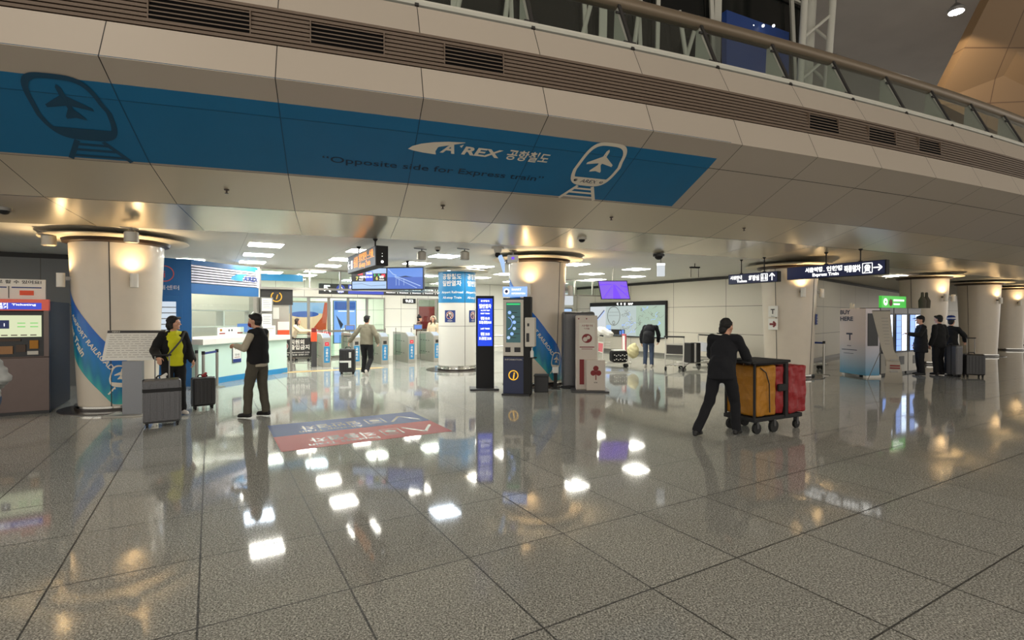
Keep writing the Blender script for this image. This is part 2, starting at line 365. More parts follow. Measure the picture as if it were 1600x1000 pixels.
def sweep(name, k0, k1, m, nth=276):
    mb = MB(); mb.uv = []; n = k1-k0+1
    for i in range(nth+1):
        th = TA+(TB-TA)*i/nth
        for k in range(k0, k1+1): mb.v.append(arcpt(th, PO[k], PZ[k])); mb.uv.append(((th-.3022)/.01442, k))
    for i in range(nth):
        for k in range(n-1):
            mb.f.append((i*n+k, i*n+k+1, (i+1)*n+k+1, (i+1)*n+k)); mb.m.append(0)
    return struct(mb.build(name, m, smooth=False))
sweep('wall_fascia_top', 0, 1, 'fascia'); sweep('wall_fascia_front', 2, 5, 'fascia'); sweep('ceiling_soffit', 5, 6, 'soffit_mid'); sweep('ceiling_soffit_edge', 6, 7, 'soffit_gloss')
# ribbed grille strip between the top and front panels
mb = MB(); nth = 276
for i in range(nth):
    t0 = TA+(TB-TA)*i/nth; t1 = TA+(TB-TA)*(i+1)/nth; NR = 9
    for k in range(NR):
        z1 = PZ[1]+(PZ[2]-PZ[1])*k/NR; z0 = PZ[1]+(PZ[2]-PZ[1])*(k+1)/NR; o1 = PO[1]+(PO[2]-PO[1])*k/NR
        zz = z1+(z0-z1)*.62
        a = [arcpt(t0, o1, z1), arcpt(t1, o1, z1), arcpt(t1, o1, zz), arcpt(t0, o1, zz), arcpt(t0, o1-.06, zz), arcpt(t1, o1-.06, zz), arcpt(t1, o1-.06, z0), arcpt(t0, o1-.06, z0), arcpt(t1, o1, z0), arcpt(t0, o1, z0)]
        mb.add(a, [(0, 1, 2, 3), (3, 2, 5, 4), (4, 5, 6, 7), (7, 6, 8, 9)])
mat('grille', (104, 88, 74), .6, .1)
struct(mb.build('trim_1', 'grille'))
# dark vent openings in the grille
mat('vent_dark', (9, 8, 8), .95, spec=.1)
def vent(px, w, lab):
    # pixel column -> arc position on the grille
    u = (px-800)/808; r = RC+4.78; a = u*u+1; b = -2*(u*CX+CY); c = CX*CX+CY*CY-r*r
    Y = (-b-sqrt(b*b-4*a*c))/(2*a); th = atan2(u*Y-CX, CY-Y); a0 = (th-TH0)*RA
    t = thing('air_vent', lab, 'vent', fas(a0, PS[1]+.24), 0, 'slotted vents in the ribbed strip')
    m = MB(); loc = V(t.location)
    def P(q, o, z): return V(arcpt(th+q/RA, o, z))-loc
    def slab(m, q0, q1, z0, z1, o0, o1):
        m.add([P(q, o, z) for q in (q0, q1) for o in (o0, o1) for z in (z0, z1)], [(0, 1, 3, 2), (4, 6, 7, 5), (0, 4, 5, 1), (2, 3, 7, 6), (0, 2, 6, 4), (1, 5, 7, 3)])
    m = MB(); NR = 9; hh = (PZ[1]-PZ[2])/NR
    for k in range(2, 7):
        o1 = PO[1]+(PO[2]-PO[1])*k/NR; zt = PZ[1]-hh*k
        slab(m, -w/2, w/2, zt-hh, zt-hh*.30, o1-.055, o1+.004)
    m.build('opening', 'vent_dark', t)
    m = MB(); o1 = PO[1]+(PO[2]-PO[1])*4/NR
    slab(m, -w/2-.012, -w/2, PZ[1]-hh*7, PZ[1]-hh*2, o1-.02, o1+.02); slab(m, w/2, w/2+.012, PZ[1]-hh*7, PZ[1]-hh*2, o1-.02, o1+.02); m.build('frame', 'grille', t)
vent(315, .95, 'leftmost dark slotted vent in the brown ribbed strip above the blue band')
vent(545, .8, 'dark slotted vent in the ribbed strip, above the left half of the quoted sentence')
vent(742, .75, 'dark slotted vent in the ribbed strip, above the rail company name')
vent(1287, .7, 'faint dark slotted vent in the ribbed strip, nearest to the right of the blue band')
vent(1378, .75, 'faint dark slotted vent in the ribbed strip below the bright spot in the balcony glass')
vent(1452, .7, 'rightmost faint slotted vent in the ribbed strip, far right under the balcony')

# ---- blue advertising band
band = thing('blue_banner', 'long blue band across the curved front with white train emblem at right end', 'banner', fas(0, 2.2))
BL = V(band.location)
mb = MB(); ths = [(-10.5+(4.655+10.5)*i/60) for i in range(61)]; ss = [PS[3]-.01, PS[4], PS[5]-.04]
for a in ths:
    for s in ss: mb.v.append(V(fas(a, s, .006))-BL)
    for s in ss: mb.v.append(V(fas(a, s, .001))-BL)
for i in range(60):
    for k in range(2):
        q = i*6+k; mb.f.append((q, q+1, q+7, q+6)); mb.m.append(0); q += 3; mb.f.append((q, q+6, q+7, q+1)); mb.m.append(0)
e = 60*6; mb.f += [(e, e+1, e+4, e+3), (e+1, e+2, e+5, e+4)]; mb.m += [0, 0]
mb.build('film', 'band_blue', band)
mb = MB()     # panel joints showing through the film
for k in range(-6, 5):
    a = (.3022+.01442*k-TH0)*RA
    for s0, s1 in ((PS[3]-.01, PS[4]), (PS[4], PS[5]-.04)):
        mb.add([V(fas(a+d, s, .0075))-BL for d, s in ((-.005, s0+.001), (.005, s0+.001), (.005, s1-.001), (-.005, s1-.001))], [(0, 1, 2, 3)])
for i in range(60):
    mb.add([V(fas(a, s, .0075))-BL for a, s in ((ths[i], PS[4]+.001), (ths[i+1], PS[4]+.001), (ths[i+1], PS[4]+.008), (ths[i], PS[4]+.008))], [(0, 1, 2, 3)])
mb.build('joint', 'band_shade', band)
def split_fn(a0, s0, lift=.009):        # 2d (x right, y up) -> fascia
    return lambda x, y: V(fas(a0+x, s0-y, lift))-BL
mb = MB()
sw = split_fn(.03, 2.27)
top = [(0, .0), (.05, .06), (.16, .12), (.32, .17), (.5, .205), (.72, .225)]; bot = [(.72, .215), (.55, .185), (.44, .14), (.38, .08), (.36, .01), (.375, -.05), (.2, -.04), (.07, -.02)]
cc = (.3, .06)
ptsl = top+bot; mb.add([sw(*p) for p in ptsl]+[sw(.27, .05)], [(i, (i+1) % len(ptsl), len(ptsl)) for i in range(len(ptsl))])
put_text(mb, "A", split_fn(.45, 2.268), 0, 0, .185, w=.20, bold=.03, shear=.25)
put_text(mb, "REX", split_fn(.74, 2.262), 0, 0, .15, w=.53, bold=.035, shear=.25)
poly2(mb, split_fn(.69, 2.12), [(0, 0), (.05, .035), (.03, -.03)])
put_text(mb, "공항철도", split_fn(1.36, 2.255), 0, 0, .155, w=.63, bold=.02, shear=.12)
me = mb.build('lettering', 'band_white', band); me['label'] = 'white rail company name and swoosh'
mb = MB(); put_text(mb, "“Opposite side for Express train”", split_fn(-1.03, 2.655), 0, 0, .115, w=3.1, bold=.006)
me = mb.build('lettering', 'band_dark', band); me['label'] = 'dark quoted sentence'
mb = MB(); train_icon(mb, split_fn(2.81, 2.655), .74, .92, mi=0, mdark=1)
me = mb.build('emblem', ['band_white', 'band_dark'], band); me['label'] = 'white train front with plane, on rails'
mb = MB(); train_icon(mb, split_fn(-3.56, 2.64), .74, .92, mi=0, mdark=1, name=False)
me = mb.build('emblem', ['band_shade', 'band_shade'], band); me['label'] = 'dark train front with plane, on rails'

# ---- floor
mb = MB(); mb.box(-30, 60, -14, 62, -.3, 0); struct(mb.build('floor', 'floor'))
# ---- lower ceiling (annulus sector behind the soffit edge)
mb = MB(); mb.uv = []; nth = 60; rs = [RC+PO[7], RC-8, RC-16, RC-30]
for i in range(nth+1):
    th = TA+(TB-TA)*i/nth
    for r in rs:
        p = (CX+r*sin(th), CY-r*cos(th), 3.10); mb.v.append(p); mb.uv.append((p[0]*E1[0]+p[1]*E1[1]+5.27, p[1]*E2[1]+p[0]*E2[0]))
for i in range(nth):
    for k in range(3): mb.f.append((i*4+k, i*4+k+1, (i+1)*4+k+1, (i+1)*4+k)); mb.m.append(0)
struct(mb.build('ceiling', 'ceiling_tiles'))
# upper deck behind the balustrade
mb = MB()
for i in range(60):
    t0 = TA+(TB-TA)*i/60; t1 = TA+(TB-TA)*(i+1)/60
    mb.add([arcpt(t0, 4.5, 5.56), arcpt(t1, 4.5, 5.56), arcpt(t1, -30, 5.56), arcpt(t0, -30, 5.56)], [(0, 1, 2, 3)])
struct(mb.build('floor_upper', 'dark_grey'))

# ---- walls
def wall(name, p, q, z0, z1, m, u0=0, th=.15):
    d = V((q[0]-p[0], q[1]-p[1])); L = d.length; d.normalize(); n = V((-d.y, d.x))*th
    mb = MB(); mb.uv = []
    for (x, y, u) in ((p[0], p[1], u0), (q[0], q[1], u0+L), (q[0]+n.x, q[1]+n.y, u0+L), (p[0]+n.x, p[1]+n.y, u0)):
        for z in (z0, z1): mb.v.append((x, y, z)); mb.uv.append((u, z))
    mb.f = [(0, 2, 3, 1), (2, 4, 5, 3), (4, 6, 7, 5), (6, 0, 1, 7), (1, 3, 5, 7), (0, 6, 4, 2)]; mb.m = [0]*6
    return struct(mb.build(name, m))
Wc = (3.3, 26.3); Wd = (8.9, 16.7); We = (24.0, 31.6)
wall('wall_right', Wc, Wd, 0, 2.98, 'wall_panels', 1.0)
wall('wall_far_right', Wd, We, 0, 2.98, 'wall_panels', .9)
wall('wall_end', We, (52, 50), 0, 3.09, 'wall_panels')
mb = MB()
def strip(p, q, z0, z1, off, mi=0):
    d = V((q[0]-p[0], q[1]-p[1])).normalized(); n = V((d.y, -d.x))*off
    mb.add([(p[0]+n.x*k, p[1]+n.y*k, z) for k in (0, 1) for z in (z0, z1)]+[(q[0]+n.x*k, q[1]+n.y*k, z) for k in (0, 1) for z in (z0, z1)],
           [(0, 1, 3, 2), (4, 6, 7, 5), (0, 4, 5, 1), (2, 3, 7, 6), (0, 2, 6, 4), (1, 5, 7, 3)])
strip(Wc, Wd, 2.98, 3.09, -.08); struct(mb.build('shade_strip_2', 'dark'))  # dark strip flush with the wall, painted shade for the shadow gap
mb = MB(); strip(Wd, We, 2.98, 3.09, -.08); struct(mb.build('shade_strip_3', 'dark'))  # shade of the gap under the ceiling, painted as a dark strip
mb = MB(); strip(Wc, Wd, 0, .12, .02); struct(mb.build('baseboard_right', 'grey_metal'))
mb = MB(); strip(Wd, We, 0, .12, .02); struct(mb.build('baseboard_far_right', 'grey_metal'))
def BW(t, b=0): return (Wc[0]-E1[0]*t-E2[0]*b, Wc[1]-E1[1]*t-E2[1]*b)      # along the back wall, leftwards from the corner
wall('wall_back', BW(6.0), BW(0), 0, 3.09, 'wall_white')
wall('wall_back_middle', BW(9.9), BW(8.5), 0, 3.09, 'wall_white', .3)
wall('wall_back_upper', BW(24), BW(6.0), 2.40, 3.09, 'wall_white')
wall('wall_back_left', BW(24), BW(13.6), 0, 2.40, 'wall_white')
wall('wall_concourse', BW(24, -5), BW(2, -5), 0, 3.09, 'wall_white')
wall('wall_left', (-15, 9.5), g2((-10.5, 12.1), 1.7), 0, 2.98, 'wall_grey')
mb = MB(); p = (-15, 9.5); strip(p, g2((-10.5, 12.1), 1.7), 2.98, 3.09, -.08); struct(mb.build('shade_strip_4', 'dark'))  # dark strip again stands in for the shaded gap

# ---- great hall above: roof, glazed wall, copper wall
mat('hall_roof', (190, 182, 172), .7, noise=.15, nscale=.6)
mb = MB(); mb.box(-40, 70, -16, 75, 15.0, 15.3); struct(mb.build('ceiling_hall', 'hall_roof'))
mat('night', (14, 17, 17), .12, spec=.6)
def upper_pt(px, off):
    u = (px-800)/808; r = RC+off; a = u*u+1; b = -2*(u*CX+CY); c = CX*CX+CY*CY-r*r
    Y = (-b-sqrt(b*b-4*a*c))/(2*a); return atan2(u*Y-CX, CY-Y)
thE = upper_pt(1262, -3); thS = .20
mb = MB(); n = 24
for i in range(n):
    t0 = thS+(thE-thS)*i/n; t1 = thS+(thE-thS)*(i+1)/n
    mb.add([arcpt(t0, -3, 5.56), arcpt(t1, -3, 5.56), arcpt(t1, -3, 15), arcpt(t0, -3, 15)], [(0, 1, 2, 3)])
struct(mb.build('window_1', 'night'))
mat('frame_white', (196, 194, 182), .5)
px = [560, 640, 716, 790, 822, 905, 945, 990, 1030, 1105, 1122, 1232, 1258]
for i, x in enumerate(px):
    th = upper_pt(x, -2.8); th2 = upper_pt(x+(18 if i % 2 else -8), -2.8)
    w_ = .24 if i in (2, 6, 10) else .12
    mb = MB(); mb.bar(arcpt(th2, -2.8, 5.56), arcpt(th, -2.8, 15), w_, .12); struct(mb.build('window_1_mullion', 'frame_white'))
for x0, x1 in ((660, 735), (760, 800), (850, 930), (960, 1000), (1010, 1090), (1105, 1060)):
    mb = MB(); mb.tube([arcpt(upper_pt(x0, -2.7), -2.7, 5.6), arcpt(upper_pt(x1, -2.7), -2.7, 11.6)], .07, 10); struct(mb.build('window_1_strut', 'frame_white'))
for z in (7.6, 9.6, 11.6, 13.6):
    mb = MB()
    for i in range(n):
        t0 = thS+(thE-thS)*i/n; t1 = thS+(thE-thS)*(i+1)/n; mb.bar(arcpt(t0, -2.85, z), arcpt(t1, -2.85, z), .1, .08)
    struct(mb.build('window_1_transom', 'frame_white'))
bp = thing('screen_wall', 'large plain dark blue screen panel behind the balcony glass, left of the steel mast', 'panel', arcpt(upper_pt(1184, -2), -2, 5.56))
mb = MB(); l0 = V(bp.location); a = upper_pt(1134, -2); b = upper_pt(1231, -2)
vs = [V(arcpt(t, o, z))-l0 for t in (a, b) for o in (-2, -2.2) for z in (5.57, 11.6)]
mb.add(vs, [(0, 1, 3, 2), (4, 6, 7, 5), (0, 4, 5, 1), (2, 3, 7, 6), (0, 2, 6, 4), (1, 5, 7, 3)]); mat('panel_blue', (30, 62, 128), .5); mb.build('board', 'panel_blue', bp)
mb = MB(); pc = (vs[0]+vs[4])/2
for q in (-.25, .1, .45):
    mb = MB(); mb.sph((pc.x+q, pc.y-.08, 5.85), .05, 8); mb.build('lamp', 'text_white', bp)
# steel mast of tubes
mast = thing('steel_mast', 'tall white steel lattice mast behind the balcony glass', 'mast', arcpt(upper_pt(1264, -1.2), -1.2, 5.56))
tb = [(-.55, 0), (.35, .1), (.0, .6)]; tp = [(-.1, -.1), (1.0, .1), (.5, .7)]
for i in range(3):
    mb = MB(); mb.tube([(tb[i][0], tb[i][1], 0), (tp[i][0], tp[i][1], 9.4)], .11 if i < 2 else .2, 12); mb.build('post', 'frame_white', mast, True)
for z in (1.2, 2.6, 4.0, 5.4, 6.8):
    for (i, j) in ((0, 1), (1, 2), (2, 0)):
        f0 = z/9.4; f1 = (z+.9)/9.4
        mb = MB(); mb.tube([(tb[i][0]+(tp[i][0]-tb[i][0])*f0, tb[i][1]+(tp[i][1]-tb[i][1])*f0, z), (tb[j][0]+(tp[j][0]-tb[j][0])*f1, tb[j][1]+(tp[j][1]-tb[j][1])*f1, z+.9)], .05, 8)
        mb.build('brace', 'frame_white', mast, True)
# copper coloured wall at the upper right
def pxw(px, py, Y): return ((px-800)/808*Y, Y, 1.65+(494-py)/808*Y)
mb = MB(); mb.uv = []; q = [pxw(1548, -10, 21), pxw(1462, 160, 23), pxw(1800, 330, 23), pxw(1900, -10, 21)]
for dy in (0, .6):
    for p in q: mb.v.append((p[0], p[1]+dy, p[2])); mb.uv.append((p[0], p[2]))
mb.f = [(3, 2, 1, 0), (4, 5, 6, 7), (0, 1, 5, 4), (1, 2, 6, 5), (2, 3, 7, 6), (3, 0, 4, 7)]; mb.m = [0]*6
struct(mb.build('wall_hall_right', 'copper_panels'))
sp = thing('floodlight', 'bright round floodlight hanging high in the hall at the upper right', 'lamp', (17.1, 20, 13.35))
mb = MB(); mb.lathe([(.25, 0), (.27, .12), (.1, .3), (.03, .36)], 20); mb.tube([(0, 0, .36), (0, 0, 1.65)], .025, 8); mb.build('housing', 'grey_metal', sp, True)
mb = MB(); mb.lathe([(.001, -.012), (.24, -.012), (.24, .0)], 20); mb.build('lens', 'spot_white', sp)
L_ = bpy.data.lights.new('flood', 'SPOT'); L_.energy = 900; L_.color = (1, .85, .65); L_.spot_size = R(120); L_.shadow_soft_size = .15
lo = bpy.data.objects.new('lamp_light', L_); COL.objects.link(lo); lo.parent = sp; lo.location = (0, 0, -.05); lo.rotation_euler = (R(38), 0, R(-25))

# ---- balustrade on the fascia
rail = thing('balustrade', 'glass balustrade with steel fins and broad handrail along the curved balcony edge', 'railing', arcpt(.39, 4.3, 5.56))
RL = V(rail.location)
mb = MB(); pts = [V(arcpt(.24+(.62-.24)*i/90, 4.03, 6.52))-RL for i in range(91)]; mb.tube(pts, .11, 12); mat('rail_taupe', (118, 104, 86), .4, .3); mb.build('handrail', 'rail_taupe', rail, True)
mb = MB(); pts = [V(arcpt(.24+(.62-.24)*i/90, 4.44, 5.64))-RL for i in range(91)]; mb.tube(pts, .05, 8); mb.build('bottom_rail', 'frame_white', rail, True)
for k in range(-2, 20):
    th = .3022+.01442*k
    def P(o, z, d=0): return V(arcpt(th+d/RA, o, z))-RL
    mb = MB(); tri = [(4.47, 5.57), (4.06, 6.5), (4.0, 6.5), (3.95, 5.57)]
    vs = [P(o, z, -.012) for o, z in tri]+[P(o, z, .012) for o, z in tri]
    mb.add(vs, [(0, 1, 2, 3), (7, 6, 5, 4), (0, 4, 5, 1), (1, 5, 6, 2), (2, 6, 7, 3), (3, 7, 4, 0)]); mb.build('fin', 'frame_white', rail)
    mb = MB(); mb.bar(P(4.49, 5.57), P(4.07, 6.52), .05, .03); mb.build('fin_edge', 'dark', rail)
    mb = MB(); mb.tube([P(4.4, 5.72, -.1), P(4.4, 5.72, .1)], .022, 8); mb.tube([P(4.15, 6.3, -.08), P(4.15, 6.3, .08)], .02, 8); mb.v = mb.v[:len(mb.v)//2]; mb.f = [f_ for f_ in mb.f if max(f_) < len(mb.v)]; mb.m = [0]*len(mb.f); mb.build('clamp', 'dark', rail)
    mb = MB(); mb.tube([P(4.15, 6.3, -.08), P(4.15, 6.3, .08)], .02, 8); mb.build('clamp', 'dark', rail)
    mb = MB(); mb.add([P(o, z, d) for o, z, d in ((4.46, 5.62, .05), (4.46, 5.62, 1.52), (4.08, 6.44, 1.52), (4.08, 6.44, .05), (4.45, 5.62, .05), (4.45, 5.62, 1.52), (4.07, 6.44, 1.52), (4.07, 6.44, .05))], [(0, 1, 2, 3), (7, 6, 5, 4), (0, 4, 5, 1), (1, 5, 6, 2), (2, 6, 7, 3), (3, 7, 4, 0)])
    mb.build('glass_pane', 'glass_dark', rail)

mat('spot_soft', (40, 40, 40), .4, emit=(255, 240, 215), es=4)
# ---- added fill lamps under the hall roof (unseen, above and behind the viewpoint)
for i, (x, y) in enumerate([(-10, -3), (-3, -5), (5, -6), (-12, 4), (-6, 2), (2, 0)]):
    t = thing('hall_fill_lamp', 'added unseen fill lamp under the hall roof over the open floor', 'lamp', (x, y, 12.2), 0, 'added fill lamps under the hall roof')
    mb = MB(); mb.lathe([(.12, .12), (.12, .3), (.04, .4)], 24); mb.tube([(0, 0, .4), (0, 0, 2.78)], .02, 6); mb.build('housing', 'grey_metal', t, True)
    mb = MB(); mb.sph((0, 0, -.05), .2, 20); mb.build('globe', 'spot_soft', t, True)
    L_ = bpy.data.lights.new('hall', 'POINT'); L_.shadow_soft_size = .25; L_.energy = HALL_FILL_POWER; L_.color = (1, .93, .84)
    lo = bpy.data.objects.new('lamp_light', L_); COL.objects.link(lo); lo.parent = t; lo.location = (0, 0, -.05)

# ---- recessed square panels in the station ceiling
def ceil_light(x, y, lab, cool=False, s=.6):
    t = thing('ceiling_light', lab, 'light', (x, y, 3.1), A1, 'square ceiling lights')
    mb = MB(); mb.box(-s/2-.03, s/2+.03, -s/2-.03, s/2+.03, -.012, -.002); mb.build('frame', 'white', t)
    mb = MB(); mb.box(-s/2, s/2, -s/2, s/2, -.02, -.012); mb.build('diffuser', 'panel_cool' if cool else 'panel_light', t)
cl0 = (-4.99, 10.5); st = 1.95
labs = {(0, 0): 'square ceiling light nearest the viewer, in the row above the information counter', (0, 1): 'square ceiling light second in the row above the information counter', (0, 2): 'square ceiling light third in the row above the information counter',
        (1, 0): 'square ceiling light just behind the left pole of the orange lettered sign', (1, 1): 'square ceiling light touching the left end of the orange lettered sign', (1, 2): 'square ceiling light left of the orange lettered sign, nearest the glass transom',
        (2, 0): 'square ceiling light above the blue-topped column, nearest the viewer', (2, 1): 'square ceiling light over the middle of the pair of train screens', (2, 2): 'square ceiling light seen just over the top left of the blue-topped column'}
for i in range(5):  # lattice filled out past the seen panels to light the interior
    for j in range(6):
        if (i, j) == (3, 0) or (i == 0 and j > 3): continue
        x, y = g2(cl0, i*st, j*st)
        if j > 4 and i < 2: continue
        ceil_light(x, y, labs.get((i, j), 'square light of the filled-out ceiling lattice, column %s from the left, %s from the front, over the gates' % (['one', 'two', 'three', 'four', 'five'][i], ['first', 'second', 'third', 'fourth', 'fifth', 'sixth'][j])), (i+2*j) % 5 == 2)
for x, y, lab in ((3.82, 15.93, 'pointed-looking ceiling light above the purple screen, nearest the dome camera'), (2.72, 17.7, 'ceiling light above the left end of the purple screen'), (4.44, 18.9, 'ceiling light just above the top of the purple screen'), (3.3, 20.5, 'ceiling light low behind the round middle column, left above the purple screen'), (13.8, 18.6, 'ceiling light just right of the arrow end of the large navy sign')):
    ceil_light(x, y, lab)
# added panels hidden beyond the gates, put in to brighten the concourse there
for i, (x, y) in enumerate([BW(12, 2.0-4), BW(9, -2.0), BW(15, -2.0), BW(5, 2.5), BW(14.5, 2.2), (13.5, 26), (8.5, 20.5)][:5]):
    ceil_light(x, y, 'added fill panel deep behind the fare gates, %s from the right' % ['third', 'second', 'fourth', 'first', 'fifth'][i], s=.9)

# ================================================================ ROUND COLUMNS
def column(x, y, label, seams, wave=None, rt=.70, rb=.58, disc=1.08, sconces=(), plain=False):
    t = thing('column', label, 'column', (x, y, 0))
    ztop = 2.93
    mb = MB(); mb.lathe([(rb, .06), (rb, .1), (rt, ztop)], 72); mb.build('shaft', 'column', t, True)
    mb = MB(); mb.lathe([(rb+.28, 0), (rb+.28, .015), (rb+.12, .03), (rb+.05, .03), (rb+.05, .06), (.1, .06)], 64); mb.build('base', 'granite_dark', t, True)
    mb = MB(); mb.lathe([(rb+.01, .06), (rb+.045, .065), (rb+.045, .10), (rb+.01, .105)], 64, cap=False); mb.build('base_ring', 'chrome', t, True)
    mb = MB(); mb.lathe([(rt-.02, 2.90), (rt+.08, 2.93), (rt+.10, 2.99), (rt, 2.99)], 64); mb.build('collar', 'bronze', t, True)
    mb = MB(); mb.lathe([(rt+.1, 2.985), (disc, 2.99), (disc+.02, 3.005), (disc, 3.02), (rt+.05, 3.02)], 72, cap=False); mb.build('ceiling_disc', 'disc', t, True)
    for a in seams:
        mb = MB(); mb.bar((cos(a)*(rb+.0), sin(a)*rb, .08), (cos(a)*rt, sin(a)*rt, ztop), .014, .012); mb.build('joint', 'dark', t)
    if wave is not None:
        def rad(z): return rb+(rt-rb)*max(0, (z-.1))/(ztop-.1)
        def fn(s, z, lift=.004):       # s = metres along the surface to the right, 0 at angle of the wave's middle
            a = wave+s/.64; r = rad(z)+lift
            return (cos(a)*r, sin(a)*r, z)
        up = [(-1.75, 2.62), (-1.6, 2.6), (-1.2, 2.5), (-.85, 2.25), (-.34, 1.85), (0, 1.6), (.41, 1.26), (.85, .97), (1.2, .67), (1.6, .4), (1.9, .24), (2.15, .12)]
        lo_ = [(-1.75, 2.6), (-1.6, 1.75), (-1.2, 1.4), (-.6, .95), (-.07, .62), (.3, .38), (.63, .13), (.8, .12), (2.15, .12)]
        def ip(T, a):
            for (a0, z0), (a1, z1) in zip(T, T[1:]):
                if a <= a1: return z0+(z1-z0)*(a-a0)/(a1-a0)
            return T[-1][1]
        mb = MB(); mb.uv = []; n = 60; K = 8
        for i in range(n+1):
            a = -1.75+3.9*i/n; u, l = ip(up, a), ip(lo_, a)
            for k in range(K+1):
                z = l+(u-l)*k/K; mb.v.append(fn(a*.64, z)); mb.uv.append((i/n*3, k/K))
        for i in range(n):
            for k in range(K): mb.f.append((i*(K+1)+k, (i+1)*(K+1)+k, (i+1)*(K+1)+k+1, i*(K+1)+k+1)); mb.m.append(0)
        mb.build('wave_print', 'wave_print', t, True)
        def diag(s0, z0, ang):
            return lambda x, y: fn(s0+x*cos(ang)-y*sin(ang), z0+x*sin(ang)+y*cos(ang), .007)
        mb = MB()
        put_text(mb, 'AIRPORT RAILROAD', diag(-.36, 1.66, R(-52)), 0, 0, .085, w=1.2, bold=.02)
        put_text(mb, 'Express Train', diag(-.66, 1.72, R(-54)), 0, 0, .12, w=.95, bold=.03)
        train_icon(mb, diag(.50, .42, R(-8)), .34, .38, name=False, mi=0)
        mb.build('lettering', 'band_white', t)
    for (a, lab) in sconces:
        s = thing('wall_lamp', lab, 'lamp', (x+cos(a)*(rt-.02), y+sin(a)*(rt-.02), 2.22), a-pi/2, 'uplights on the round columns')
        mb = MB(); mb.box(-.03, .03, -.02, .07, .04, .10); mb.build('bracket', 'grey_metal', s)
        mb = MB(); mb.lathe([(.052, -.08), (.06, -.075), (.06, .16), (.052, .16), (.05, .10), (.001, .10)], 24, c=(0, .12, 0)); mb.build('shade', 'column_white', s, True)
        mb = MB(); mb.lathe([(.045, .11), (.045, .135), (.001, .14)], 16, c=(0, .12, 0)); mb.build('bulb', 'warm_glow', s)
        L_ = bpy.data.lights.new('up', 'SPOT'); L_.energy = WARM_POWER; L_.color = (1, .70, .36); L_.spot_size = R(158); L_.spot_blend = 1; L_.shadow_soft_size = .05
        lo = bpy.data.objects.new('lamp_light', L_); COL.objects.link(lo); lo.parent = s; lo.location = (0, .16, .145); lo.rotation_euler = (R(180), 0, 0)
    return t
def face(x, y, px):   # angle on a column at (x, y) that projects to pixel column px
    best = None
    for k in range(361):
        a = -pi+pi*k/180*1.0
        X, Y = x+.66*cos(a), y+.66*sin(a)
        if (X*cos(a)+Y*sin(a)) > 0: continue
        d = abs(800+808*X/Y-px)
        if best is None or d < best[0]: best = (d, a)
    return best[1]
c1 = (-7.15, 9.4); c2 = (.62, 12.6); c3 = (7.6, 14.2); c4 = (14.4, 18.1); c5 = (19.4, 21.5); c6 = (24.2, 25.3); c7 = (29.0, 29.5)
tc = lambda c: atan2(-c[1], -c[0])
column(*c1, 'leftmost cream round column with blue wave print, beside the ticket machine', [face(*c1, 172)], tc(c1)-.78,
       sconces=[(face(*c1, 205), 'small white uplight on the front of the leftmost round column'), (face(*c1, 112), 'small white uplight at the left edge of the leftmost round column')])
column(*c2, 'middle cream round column with blue wave print, behind the touch screen kiosk', [face(*c2, 873)], tc(c2),
       sconces=[(face(*c2, 828), 'lit uplight on the front of the middle round column'), (face(*c2, 884), 'uplight at the right edge of the middle round column')])
column(*c3, 'cream round column behind the cleaning cart with small arrow sign', [face(*c3, 1212), face(*c3, 1270)], None,
       sconces=[(face(*c3, 1251), 'uplight on the cream column beneath the large navy sign'), (face(*c3, 1277)+.25, 'uplight on the right side of the column beneath the large navy sign')])
column(*c4, 'round column behind the vending machines and the two people in black', [face(*c4, 1424)], None,
       sconces=[(face(*c4, 1471), 'uplight on the round column behind the vending machines'), (face(*c4, 1481)+.3, 'uplight on the right edge of the column behind the vending machines')])
column(*c5, 'brownish lit round column third from the right end', [face(*c5, 1512)], None,
       sconces=[(face(*c5, 1557), 'uplight on the round column just right of the black suitcase')])
column(*c6, 'partly hidden round column second from the right end', [], None,
       sconces=[(face(*c6, 1590), 'uplight on the partly hidden column near the right edge')])
column(*c7, 'farthest round column at the right edge', [], None, sconces=[])

# column with the blue top
bc = thing('column', 'slimmer white column with bright blue lettered top, in front of the fare gates', 'column', (-1.70, 16.0, 0))
mb = MB(); mb.lathe([(.57, .1), (.57, 3.0)], 72); mb.build('shaft', 'column_white', bc, True)
mb = MB(); mb.lathe([(.95, 0), (.95, .012), (.6, .02), (.6, .04), (.1, .04)], 64); mb.build('base', 'granite_dark', bc, True)
mb = MB(); mb.lathe([(.58, .04), (.615, .05), (.615, .07), (.585, .08), (.585, .12), (.615, .13), (.615, .15), (.575, .16)], 64, cap=False); mb.build('base_ring', 'chrome', bc, True)
mb = MB(); mb.lathe([(.6, 3.0), (.95, 3.0), (.97, 3.015), (.95, 3.03), (.55, 3.03)], 64, cap=False); mb.build('ceiling_disc', 'disc', bc, True)
mb = MB()
for a0, a1, z0, z1 in ((0, 2*pi, 1.34, 1.35),): mb.lathe([(.5715, z0), (.5725, z0), (.5725, z1), (.5715, z1)], 64, cap=False)
ab = atan2(-16.0, 1.70)
def fnb(s, z, l=.004): a = ab+s/.57; return (cos(a)*(.57+l), sin(a)*(.57+l), z)
mb.build('joint', 'dark', bc)
for s in (.24, -1.2, 1.3): mb = MB(); mb.bar(fnb(s, .16), fnb(s, 2.98), .01, .008); mb.build('joint', 'dark', bc)
mb = MB(); n = 72
for k in range(n):
    a, b = 2*pi*k/n, 2*pi*(k+1)/n
    mb.add([(cos(a)*.575, sin(a)*.575, 2.05), (cos(b)*.575, sin(b)*.575, 2.05), (cos(b)*.575, sin(b)*.575, 2.98), (cos(a)*.575, sin(a)*.575, 2.98)], [(0, 1, 2, 3)])
mat('print_blue', (18, 120, 176), .4); mb.build('blue_wrap', 'print_blue', bc, True)
